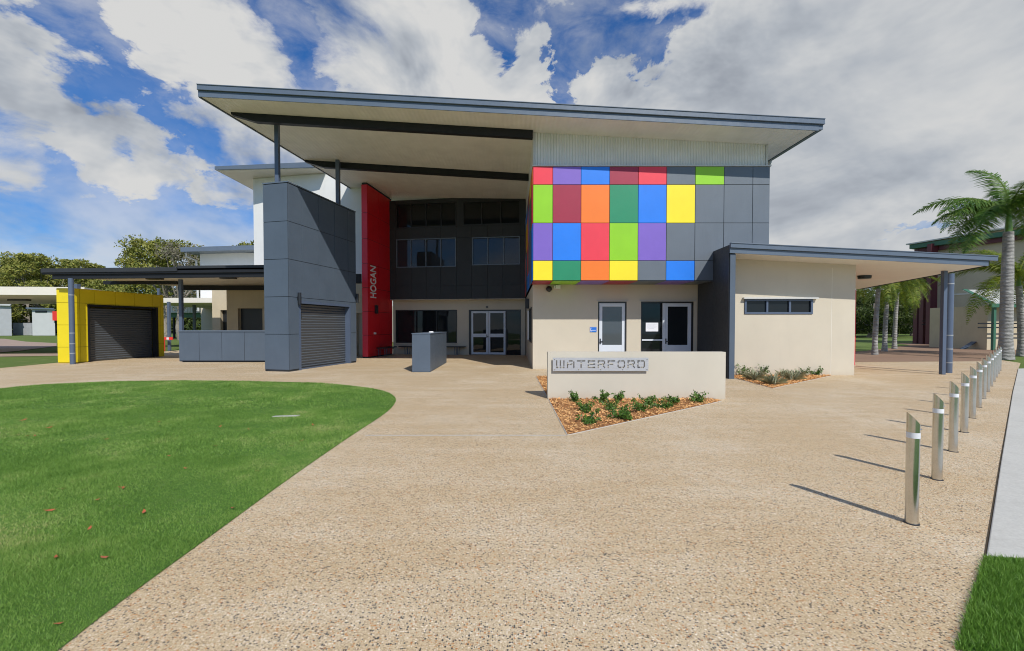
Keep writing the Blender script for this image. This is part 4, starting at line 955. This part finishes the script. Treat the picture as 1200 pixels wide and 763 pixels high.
def shrub(label, px, py, r, h, m=SHRUBL, n=300, spiky=False):
    x, y = gp(px, py); t = thing('low_shrub' if not spiky else 'spiky_plant', label, 'shrub' if not spiky else 'plant', (x, y, 0), 'young shrubs in the mulch by the sign wall' if not spiky or py > 460 else 'plants in the mulch under the annex window')
    if spiky:
        an = rng.uniform(0, 2*PI, n); el = rng.uniform(.3, 1.45, n); L_ = h*rng.uniform(.6, 1.2, n); d = np.stack([np.cos(an)*np.cos(el), np.sin(an)*np.cos(el), np.sin(el)], 1)
        b = np.array([x, y, .01])+rng.normal(0, r*.15, (n, 3))*[1, 1, 0]; side = np.stack([-np.sin(an), np.cos(an), np.zeros(n)], 1)*.008; mid = b+d*L_[:, None]*.6+[0, 0, .02]; tip = b+d*L_[:, None]*1.0-np.array([0, 0, 1])*(L_*.1)[:, None]
        V = np.stack([b-side, b+side, mid+side, tip, mid-side], 1).reshape(-1, 3); o = np_mesh('leaves', V, 5, m, t)
        mb = MB(); mb.tube([(x, y, 0), (x, y, h*.3)], [.02, .008], 6); mb.build('stem', BARK, t)
    else:
        # arching stems with paired leaves
        mb = MB(); Vs = []
        ns_ = 8
        for k in range(ns_):
            a = rng.uniform(0, 2*PI); rr = r*rng.uniform(.35, 1.15); hh = h*rng.uniform(.5, 1.25); p0 = np.array([x, y, 0.]); p2 = p0+np.array([math.cos(a)*rr, math.sin(a)*rr, hh]); p1 = p0+np.array([math.cos(a)*rr*.35, math.sin(a)*rr*.35, hh*.75])
            P = [tuple((1-s)**2*p0+2*s*(1-s)*p1+s*s*p2) for s in np.linspace(0, 1, 6)]; mb.tube(P, [.006, .005, .004, .004, .003, .002], 5)
            nn = n//ns_; s = rng.uniform(.2, 1.05, nn)[:, None]; c = (1-s)**2*p0+2*s*(1-s)*p1+s*s*p2; c = c+rng.normal(0, .022, (nn, 3))
            c[:, 2] = np.maximum(c[:, 2], .02)
            d = rng.normal(0, 1, (nn, 3)); d /= np.linalg.norm(d, axis=1)[:, None]; e = np.cross(d, rng.normal(0, 1, (nn, 3))); e /= np.linalg.norm(e, axis=1)[:, None]; L_ = .026
            Vs.append(np.stack([c-d*L_, c+e*L_*.5, c+d*L_, c-e*L_*.5], 1).reshape(-1, 3))
        np_mesh('leaves', np.concatenate(Vs), 4, m, t); mb.build('stem', BARK, t)
    return t
zs6 = lambda x, y: (600+x/4.0, 425+y/4.0)
for lab, x, y, r, h in [
    ('leftmost young shrub close against the sign wall', 295, 182, .17, .17), ('shrub in the left column second from the wall', 330, 232, .19, .15), ('shrub nearest the front corner of the mulch bed', 362, 285, .2, .15),
    ('upright shrub second from the left along the wall', 425, 184, .19, .17), ('shrub below the D of the steel plate, against the wall', 500, 182, .2, .16), ('middle shrub in the dense centre clump', 478, 228, .22, .17),
    ('front shrub of the dense centre clump', 500, 262, .19, .13), ('right front shrub of the centre clump', 552, 268, .17, .12), ('broad shrub right of the centre clump', 605, 232, .24, .19),
    ('bushy shrub right of the plate against the wall', 640, 200, .2, .16), ('flat shrub right of the broad one', 705, 215, .18, .1), ('shrub second from the right end of the bed', 765, 190, .2, .14), ('rightmost shrub by the end of the sign wall', 875, 188, .19, .17)]:
    px, py = zs6(x, y); shrub(lab, px, py, r*1.15, h*.95, SHRUBL, 380)
for lab, x, y, r, h, sp in [('dark green shrub leftmost under the annex window', 230, 160, .28, .3, 0), ('tallest silvery spiky plant left of centre below the annex', 350, 205, .3, .5, 1), ('dark green shrub behind the silvery plants', 450, 160, .3, .34, 0),
    ('big silvery spiky plant at the front of the annex bed', 530, 245, .3, .5, 1), ('silvery plant right of the front one', 640, 170, .25, .35, 1), ('silvery plant right of centre below the annex', 710, 205, .28, .42, 1), ('bluish spiky plant near the right end', 770, 180, .25, .36, 1),
    ('bright green shrub near the right end', 830, 158, .26, .26, 0), ('small separate green shrub at the right end of the annex bed', 940, 160, .2, .24, 0)]:
    px, py = 840+x/8, 420+y/8; shrub(lab, px, py, r, h*(.8 if sp else 1), SPIKL if sp else SHRUBL, 100 if sp else 240, bool(sp))

# fallen leaves on the lawn
lf = MB(); lf.v = [(-.5, 0, .1), (-.2, .16, .0), (.2, .14, .02), (.5, 0, .16), (.2, -.15, .0), (-.2, -.14, .05)]; lf.f = [(0, 1, 5), (1, 2, 4, 5), (2, 3, 4)]
l0 = None
lp = [(53, 603), (118, 660), (110, 590), (250, 525), (139, 575), (195, 537), (215, 552), (184, 496), (256, 502), (290, 505), (68, 577), (38, 513), (17, 512), (29, 513), (55, 503), (366, 500), (352, 519), (340, 525), (60, 741), (100, 625), (165, 605), (25, 494), (122, 517), (141, 576), (300, 555), (270, 600), (60, 660)]
for k, (px, py) in enumerate(lp):
    x, y = gp(px, py); s_ = random.uniform(.032, .07)*(1+y/14)
    if l0 is None: o = lf.build('fallen_leaf', DEADL, fix=False); l0 = o
    else: o = l0.copy(); COL.objects.link(o)
    o.location = (x, y, .026); o.scale = (s_, s_, s_); o.rotation_euler = (random.uniform(-.3, .3), random.uniform(-.3, .3), random.uniform(0, 6.28))
    tag(o, 'single reddish brown fallen leaf lying on the lawn', 'leaf', 'fallen leaves on the lawn')
mb = MB(); q = gp(335, 488.3); mb.prism([(q[0]-.21, q[1]-.10), (q[0]+.2, q[1]-.02), (q[0]+.21, q[1]+.06), (q[0]-.2, q[1]-.02)], .0, .022); tag(mb.build('drain_cover', CONC, bevel=.004), 'narrow pale concrete cover set in the lawn', 'cover')

# trees
def tree(name, label, x, y, h, cr, m, seed, crown0=.35, n=9000, leaf=.2, trunk=.25, clumps=26, flat_=.6, group='trees behind the school', zc=None):
    R = np.random.default_rng(seed); t = thing(name, label, 'tree', (x, y, 0), group)
    mb = MB(); lean = R.uniform(-.05, .05, 2)*h; top = np.array([x+lean[0], y+lean[1], h*.8]); th = h*crown0
    fork = np.array([x+lean[0]*.4, y+lean[1]*.4, th*.8])
    mb.tube([(x, y, -.05), tuple((np.array([x, y, 0])+fork)/2+R.normal(0, .1, 3)), tuple(fork), tuple(top)], [trunk*1.15, trunk*.9, trunk*.75, trunk*.15], 9)
    C = []
    for k in range(clumps):
        a = R.uniform(0, 2*PI); rr = cr*math.sqrt(R.uniform(0.02, 1)); z = h*(crown0+(1-crown0)*R.uniform(.05, 1)**.8); lim = math.sqrt(max(0.05, 1-((z/h-crown0)/(1-crown0)-.35)**2*1.35))
        c = np.array([x+lean[0]+math.cos(a)*rr*lim, y+lean[1]+math.sin(a)*rr*lim, z-cr*.1]); C.append((c, cr*R.uniform(.2, .4)))
        st_ = fork+(top-fork)*R.uniform(0, .6)
        if k % 2 == 0: mid = (st_+c)/2+np.array([0, 0, -.04*h]); mb.tube([tuple(st_), tuple(mid), tuple(c)], [trunk*.35, trunk*.2, trunk*.06], 6)
    mb.build('trunk', BARK, t, smooth=True)
    Vs = []
    per = n//clumps
    for c, r in C:
        d = R.normal(0, 1, (per, 3)); d /= np.linalg.norm(d, axis=1)[:, None]; p = c+d*(r*R.uniform(.35, 1.0, per)**.6)[:, None]*np.array([1, 1, flat_]); p += R.normal(0, r*.08, (per, 3))
        u = R.normal(0, 1, (per, 3)); u /= np.linalg.norm(u, axis=1)[:, None]; v = np.cross(u, R.normal(0, 1, (per, 3))); v /= np.linalg.norm(v, axis=1)[:, None]
        L_ = leaf*R.uniform(.5, 1.2, per)[:, None]; Vs.append(np.stack([p-u*L_, p+v*L_*.45, p+u*L_, p-v*L_*.45], 1).reshape(-1, 3))
    np_mesh('crown', np.concatenate(Vs), 4, m, t)
    return t
TD = [(35, 300, 90, 5.5, 'open crowned gum tree between the leftmost two'), (118, 322, 90, 5, 'gum tree peeping over the middle of the walkway roof'), (-8, 294, 92, 7.5, 'tall gum tree at the extreme left edge'), (22, 322, 96, 6, 'rounded gum tree above the left cream canopy'), (52, 297, 84, 5.5, 'spreading gum tree left of the dark walkway roof end'), (70, 314, 100, 6.5, 'gum tree directly behind the walkway roof end'), (98, 305, 96, 4.5, 'small topped gum tree poking above the walkway roof'), (128, 330, 92, 6, 'gum tree behind the yellow kiosk'),
      (160, 322, 86, 6, 'gum tree to the right of the kiosk in the tree line'), (-45, 318, 88, 7, 'gum tree beyond the left frame edge')]
for k, (px, yt, d, cr, lab) in enumerate(TD):
    h = EYE+(382-yt)/500*d; tree('gum_tree', lab, (px-600)/500*d, d, h, cr, GUM, 20+k, .2, 7600, .33, .3, 38)
for k, (px, yt, d) in enumerate([(-20, 345, 110), (12, 340, 112), (40, 345, 108), (75, 345, 110), (112, 345, 112), (150, 345, 108), (185, 345, 110), (215, 345, 112), (240, 350, 108)]):
    h = EYE+(382-yt)/500*d; tree('bush_tree', 'dense lower tree in the far belt, '+['under the left edge gum', 'behind the grey shed', 'between the two sheds', 'behind the white shed', 'behind the kiosk front', 'behind the kiosk middle', 'behind the kiosk right end', 'seen through the walkway gap', 'left of the white hall'][k], (px-600)/500*d, d, h, 9, DARKL, 60+k, .02, 6000, .5, .25, 40, .8)
h = EYE+(382-283)/500*52
tree('fig_tree', 'broad leafy tree left of the distant white hall', (195-600)/500*52, 52, h, 4.6, GUM, 91, .42, 12000, .2, .35, 40, .6)
tree('fig_tree', 'half bare greyish tree beside the broad leafy one', (212-600)/500*50, 50, h*.93, 3.6, leafm('dry_leaves', [(.16, .14, .10), (.24, .22, .16), (.12, .14, .05)]), 92, .35, 2600, .16, .32, 30, .7)
tree('fig_tree', 'treetop showing above the white hall roof', (283-600)/500*62, 62, EYE+(382-279)/500*62, 4, GUM, 93, .5, 7000, .25, .3, 30, .4)
# right background
for k, (px, yt, d, cr, lab) in enumerate([(1020, 345, 62, 5, 'wide tree behind the leftmost of the three palms'), (1048, 340, 66, 5.5, 'wide dark tree behind the three palms beside the hall'), (1070, 352, 72, 5, 'tree partly hidden by the maroon columns'), (995, 340, 70, 6, 'tree behind the annex right corner')]):
    tree('shade_tree', lab, (px-600)/500*d, d, EYE+(382-yt)/500*d, cr, DARKL, 120+k, .18, 9000, .22, .4, 34, .5, 'trees across the lawn on the right')
for k, px in enumerate((985, 1010, 1035, 1060, 1085)):
    tree('bush_tree', ['low bush at the left of the far lawn', 'low bush behind the first palm', 'low bush behind the third palm', 'low bush left of the maroon columns', 'low bush behind the hall corner'][k], (px-600)/500*95, 95, 7.5, 8, DARKL, 150+k, .02, 5000, .4, .2, 34, .8, 'trees across the lawn on the right')

def frond_mesh(name, L_, m, droop, R, leaf=.55):
    V = []; n = 62; pts = []
    for k in range(n+1):
        s = k/n; pts.append(np.array([L_*s*(1-.12*s*s), 0, L_*(.55*s-droop*s*s)]))
    for k in range(3, n):
        s = k/n; p = pts[k]; t = pts[k+1]-pts[k]; t /= np.linalg.norm(t); ll = leaf*math.sin(PI*min(1, s*.9+.12))**.6*(1 if s < .85 else .75)
        for sd in (-1, 1):
            for q in range(2):
                d = np.array([t[0]*.55+R.normal(0, .07), sd*(1-.2*q), -.25-.55*R.random()+.25*q]); d /= np.linalg.norm(d); e = p+d*ll*R.uniform(.8, 1.1); mid = p+d*ll*.5+np.array([0, 0, .05]); w = t*.014*(L_/3)
                e[2] -= ll*.18
                V += [p-w, mid-w*1.2, e, mid+w*1.2, p+w]
    me = bpy.data.meshes.new(name); V = np.array(V); k = len(V)//5; me.from_pydata([tuple(v) for v in V], [], [tuple(range(i*5, i*5+5)) for i in range(k)]); me.materials.append(m)
    # rachis
    bm = bmesh.new(); bm.from_mesh(me)
    prev = None
    for k in range(0, n+1, 3):
        r = .03*(1-k/n*.8)*L_/3; vs = [bm.verts.new(tuple(pts[k]+np.array(o)*r)) for o in ((0, 1, 0), (0, 0, 1), (0, -1, 0), (0, 0, -1))]
        if prev:
            for i in range(4): bm.faces.new((prev[i], prev[(i+1) % 4], vs[(i+1) % 4], vs[i]))
        prev = vs
    bm.to_mesh(me); bm.free(); return me
def palm(label, x, y, h, r, m, seed, nf=13, L_=2.6, lean=(0, 0), shaft=1.0, group='royal palms', rot=0, el=None, azs=None, dr=0):
    R = np.random.default_rng(seed); t = thing('palm_tree', label, 'palm tree', (x, y, 0), group)
    mb = MB(); P = []; rad = []
    for k in range(13):
        s = k/12; P.append((x+lean[0]*s*s, y+lean[1]*s*s, h*s)); rad.append(r*((1.35-.35*min(1, s*6)) if s < .17 else 1+.08*math.sin(s*PI)-.22*s))
    mb.tube(P, rad, 20); mb.build('trunk', PBARK, t, smooth=True)
    top = P[-1]; mb = MB(); mb.tube([(top[0], top[1], top[2]-.03), (top[0], top[1], h+shaft*.35), (top[0], top[1], h+shaft)], [r*.62, r*.5, r*.26], 14); mb.build('crownshaft', CSHAFT, t, smooth=True)
    for k in range(nf):
        me = frond_mesh('frond', L_*R.uniform(.85, 1.1), m, R.uniform(.5, .95)+dr, R, leaf=L_*.22); o = bpy.data.objects.new('frond', me); COL.objects.link(o); o.parent = t; o.matrix_parent_inverse = Matrix.Translation(-Vector((x, y, 0)))
        az_ = rot+k*2.399+R.normal(0, .15); e = (R.uniform(-.35, .65) if k > 1 else .95)
        if azs and k < len(azs): az_, e = azs[k]
        o.matrix_basis = Matrix.Translation((top[0], top[1], h+shaft-.08)) @ Matrix.Rotation(az_, 4, 'Z') @ Matrix.Rotation(-e, 4, 'Y')
    return t
q = gp(1179, 421); palm('largest palm with thick grey trunk and green crownshaft near the last bollard', q[0], q[1], EYE+(382-272)/500*q[1], .235, PALML, 5, 20, 3.6, shaft=1.15,
     azs=[(PI, -.02), (PI-.2, -.42), (PI+.35, -.2), (0, .1), (.4, -.25), (1.6, 1.05), (-.3, .55), (2.7, -.1), (-1.5, .1), (1.2, .0), (PI+.15, -.75), (0, -.5), (2.2, .3), (-2.2, .1), (.9, .5)])
q = gp(1193.5, 417); palm('second palm with lower yellow green crown just behind the largest palm', q[0]+.2, q[1], EYE+(382-335)/500*q[1], .16, PALMY, 6, 16, 3.3, shaft=.6, lean=(-.25, 0), dr=.35)
for px, yb, yt, lab, sd in ((1025.5, 415.5, 338, 'leftmost of the three slim palms right of the annex', 7), (1037, 411.5, 338, 'middle of the three slim palms right of the annex', 8), (1048.5, 408.5, 342, 'right of the three slim palms right of the annex', 9)):
    q = gp(px, yb); palm(lab, q[0], q[1], EYE+(382-yt)/500*q[1], .125, PALMY, sd, 18, 2.5, shaft=.9, lean=(.15, 0), dr=.5)

# ================================================================= LIGHT, SKY, CAMERA
sx, sy, sz_ = .45, -.92, 1.0
sd = Vector((sx, sy, sz_)).normalized()
L = bpy.data.lights.new('sun', 'SUN'); L.energy = 4.9; L.angle = math.radians(.5); L.color = (1, .955, .88)
lo_ = bpy.data.objects.new('sun', L); COL.objects.link(lo_); lo_.rotation_euler = sd.to_track_quat('Z', 'Y').to_euler()
w = bpy.data.worlds.new('World'); sc.world = w; w.use_nodes = True; t = NT(w.node_tree); t.n.clear()
sky = t.new('ShaderNodeTexSky', sky_type='NISHITA'); sky.sun_disc = False; sky.sun_elevation = math.asin(sd.z); sky.sun_rotation = math.atan2(sd.x, sd.y); sky.air_density = 1.0; sky.dust_density = .6; sky.ozone_density = 2.5
tc = t.new('ShaderNodeTexCoord').outputs['Generated']; sp_ = t.new('ShaderNodeSeparateXYZ'); t.link(tc, sp_.inputs[0]); X_, Y_, Z_ = sp_.outputs
zz = t.math('ADD', t.math('MAXIMUM', Z_, 0), .16)
cx = t.math('DIVIDE', X_, zz); cy = t.math('DIVIDE', Y_, zz)
# cloud deck coordinates, turned and stretched so that the bands run from upper left to lower right
ang = .62; ca, sa = math.cos(ang), math.sin(ang)
u = t.math('ADD', t.math('MULTIPLY', cx, ca), t.math('MULTIPLY', cy, sa)); v = t.math('SUBTRACT', t.math('MULTIPLY', cy, ca), t.math('MULTIPLY', cx, sa))
cb = t.new('ShaderNodeCombineXYZ'); t.link(t.math('MULTIPLY', u, .75), cb.inputs[0]); t.link(v, cb.inputs[1]); cb.inputs[2].default_value = 3.3
n1 = t.noise(cb.outputs[0], 1.25, 9, .6, .25)
cb2 = t.new('ShaderNodeCombineXYZ'); t.link(t.math('ADD', u, .08), cb2.inputs[0]); t.link(t.math('SUBTRACT', v, .10), cb2.inputs[1]); cb2.inputs[2].default_value = 7.7
n2 = t.noise(cb2.outputs[0], .8, 6, .55, .1)
def dn(off, sc_v, det):
    ad = t.new('ShaderNodeVectorMath', operation='ADD'); t.link(tc, ad.inputs[0]); ad.inputs[1].default_value = off
    mp = t.new('ShaderNodeMapping'); t.link(ad.outputs[0], mp.inputs[0]); mp.inputs['Scale'].default_value = (1, 1, 1.7)
    return t.noise(mp.outputs[0], sc_v, det, .6, .35)
nd = dn((0, 0, 0), 3.4, 10); nds = dn((.035, -.05, .06), 3.4, 5); nb = dn((0, 0, 0), 3.4, 5)
relief0 = t.math('MULTIPLY', t.math('SUBTRACT', nb, nds), 2.6)
az_n = t.math('ADD', t.math('ARCTAN2', X_, Y_), t.math('MULTIPLY_ADD', dn((9, 4, 6), 7.5, 9), .34, -.17)); el_n = t.math('ADD', t.math('ARCSINE', Z_), t.math('MULTIPLY_ADD', dn((1, 8, 3), 7.5, 9), .28, -.14))
def blob(x, y, wx, wy, rot=0):
    dx_, dz_ = (x-600)/500, (382-y)/500; a = math.atan2(dx_, 1); e = math.atan2(dz_, math.hypot(dx_, 1))
    da = t.math('SUBTRACT', az_n, a); de = t.math('SUBTRACT', el_n, e); c, s = math.cos(rot), math.sin(rot)
    p = t.math('ADD', t.math('MULTIPLY', da, c/wx), t.math('MULTIPLY', de, s/wx)); q = t.math('SUBTRACT', t.math('MULTIPLY', de, c/wy), t.math('MULTIPLY', da, s/wy))
    r2 = t.math('ADD', t.math('MULTIPLY', p, p), t.math('MULTIPLY', q, q)); return t.math('EXPONENT', t.math('MULTIPLY', r2, -1))
holes_ = [(75, 18, .17, .035, -.6, 1.1), (165, 105, .14, .022, -.8, .9), (335, 25, .13, .03, -.75, 1.2), (378, 92, .08, .02, -.75, 1.0), (572, 50, .025, .10, .1, 1.25), (606, 12, .06, .04, 0, .8), (672, 82, .045, .065, .4, 1.35), (735, 42, .12, .04, .35, 1.1), (690, 10, .08, .04, 0, .95), (780, 14, .10, .04, 0, .7), (120, 60, .30, .05, -.7, .55), (350, 60, .22, .04, -.8, .5),
          (215, 215, .16, .022, -.75, .9), (70, 180, .05, .012, -.7, .5), (235, 262, .22, .03, -.1, .9), (100, 280, .36, .05, 0, .85), (150, 240, .2, .04, -.3, .6), (228, 170, .02, .008, 0, .7), (1130, 235, .035, .02, 0, 1.0), (1075, 275, .05, .015, 0, .8), (1010, 268, .03, .012, 0, .5)]
nh = dn((3, 1, 2), 11, 8)
dens = t.math('ADD', t.math('MULTIPLY', n1, .22), t.math('MULTIPLY', nd, 1.1))
dens = t.math('ADD', dens, t.math('MULTIPLY_ADD', nh, .5, -.03))
back = t.smooth(t.math('MULTIPLY', Y_, -1), -.15, .35)
dens = t.math('SUBTRACT', dens, t.math('MULTIPLY', back, .22))
dens = t.math('SUBTRACT', dens, t.math('MULTIPLY', t.smooth(Z_, .66, .9), .5))
for (x, y, a_, b_, r_, w_) in holes_: dens = t.math('SUBTRACT', dens, t.math('MULTIPLY', blob(x, y, a_, b_, r_), w_*.40))
for (x, y, a_, b_, r_, w_) in [(980, 90, .45, .22, 0, .34), (500, 60, .14, .14, -.4, .3), (622, 88, .038, .075, .1, .5), (610, 118, .09, .04, 0, .4), (722, 110, .06, .045, .5, .4), (970, 250, .16, .05, 0, .3), (230, 60, .16, .10, -.6, .25), (60, 110, .25, .06, -.45, .3), (180, 185, .25, .04, -.45, .3), (25, 210, .08, .035, 0, .3), (1110, 290, .08, .02, 0, .25), (930, 285, .1, .03, 0, .3)]:
    dens = t.math('ADD', dens, t.math('MULTIPLY', blob(x, y, a_, b_, r_), w_))
crisp = t.math('ADD', blob(650, 85, .28, .16), blob(980, 265, .28, .08)); crisp = t.math('MINIMUM', crisp, 1)
lo_e = t.math('MULTIPLY_ADD', crisp, .09, .56); wid_e = t.math('MULTIPLY_ADD', crisp, -.22, .46)
alpha = t.math('DIVIDE', t.math('SUBTRACT', dens, lo_e), wid_e); alpha = t.smooth(alpha, 0, 1)
# thin veils low over the horizon
veil = t.math('MULTIPLY', t.math('SUBTRACT', 1, t.smooth(Z_, .06, .48)), t.smooth(nd, .28, .6)); alpha = t.math('MAXIMUM', alpha, t.math('MULTIPLY', veil, .8))
wisp = t.math('MULTIPLY', t.smooth(t.math('ADD', t.math('MULTIPLY', nh, .6), t.math('MULTIPLY', n1, .5)), .42, .75), .55); alpha = t.math('MAXIMUM', alpha, wisp)
thick = t.smooth(dens, .78, 1.2)
greyness = t.math('SUBTRACT', blob(1010, 90, .42, .22, -.1), t.math('MULTIPLY', blob(700, 90, .16, .14), .6))
greyness = t.math('ADD', greyness, t.math('MULTIPLY', blob(480, 50, .16, .14), .55)); greyness = t.math('ADD', greyness, t.math('MULTIPLY', blob(60, 225, .3, .05), .6))
greyness = t.math('MINIMUM', t.math('ADD', greyness, .12), 1.0)
relief = t.math('MULTIPLY', relief0, t.math('SUBTRACT', 1, t.math('MULTIPLY', blob(1040, 110, .4, .3), .55)))
lum = t.math('SUBTRACT', t.math('ADD', relief, .92), t.math('MULTIPLY', t.math('MULTIPLY', thick, greyness), .16)); lum = t.math('ADD', lum, t.math('MULTIPLY_ADD', n2, .8, -.36))
lum = t.math('MAXIMUM', t.math('MINIMUM', lum, 1.25), .2)
CS = 9.6
ccol = t.ramp(t.math('MULTIPLY', lum, .85), [(.1, (.36, .40, .47)), (.3, (.46, .505, .58)), (.55, (.64, .69, .76)), (.8, (.86, .885, .91)), (1, (1, 1, .99))])
cc_ = t.new('ShaderNodeVectorMath', operation='SCALE'); t.link(ccol, cc_.inputs[0]); cc_.inputs[3].default_value = CS
skyt = t.mix(1, sky.outputs[0], (.36, 1.02, 1.75), 'MULTIPLY')
mxc = t.new('ShaderNodeMix', data_type='RGBA'); t.link(alpha, mxc.inputs[0]); t.link(skyt, mxc.inputs[6]); t.link(cc_.outputs[0], mxc.inputs[7])
bg = t.new('ShaderNodeBackground'); t.link(mxc.outputs[2], bg.inputs[0]); bg.inputs[1].default_value = .085
out = t.new('ShaderNodeOutputWorld'); t.link(bg.outputs[0], out.inputs[0])

cam = bpy.data.cameras.new('camera'); co = bpy.data.objects.new('camera', cam); COL.objects.link(co); co.location = (0, 0, EYE)
cam.sensor_width = 36; cam.lens = 15.0; cam.shift_y = .0095; cam.clip_end = 3000; cam.clip_start = .05
co.rotation_euler = (math.radians(90-1.2), 0, 0); sc.camera = co
sc.view_settings.view_transform = 'Standard'; sc.view_settings.look = 'None'; sc.view_settings.gamma = 1; sc.view_settings.exposure = -.27
sc.cycles.max_bounces = 8; sc.cycles.diffuse_bounces = 5; sc.cycles.glossy_bounces = 4; sc.cycles.use_denoising = True; sc.cycles.filter_width = 1.05
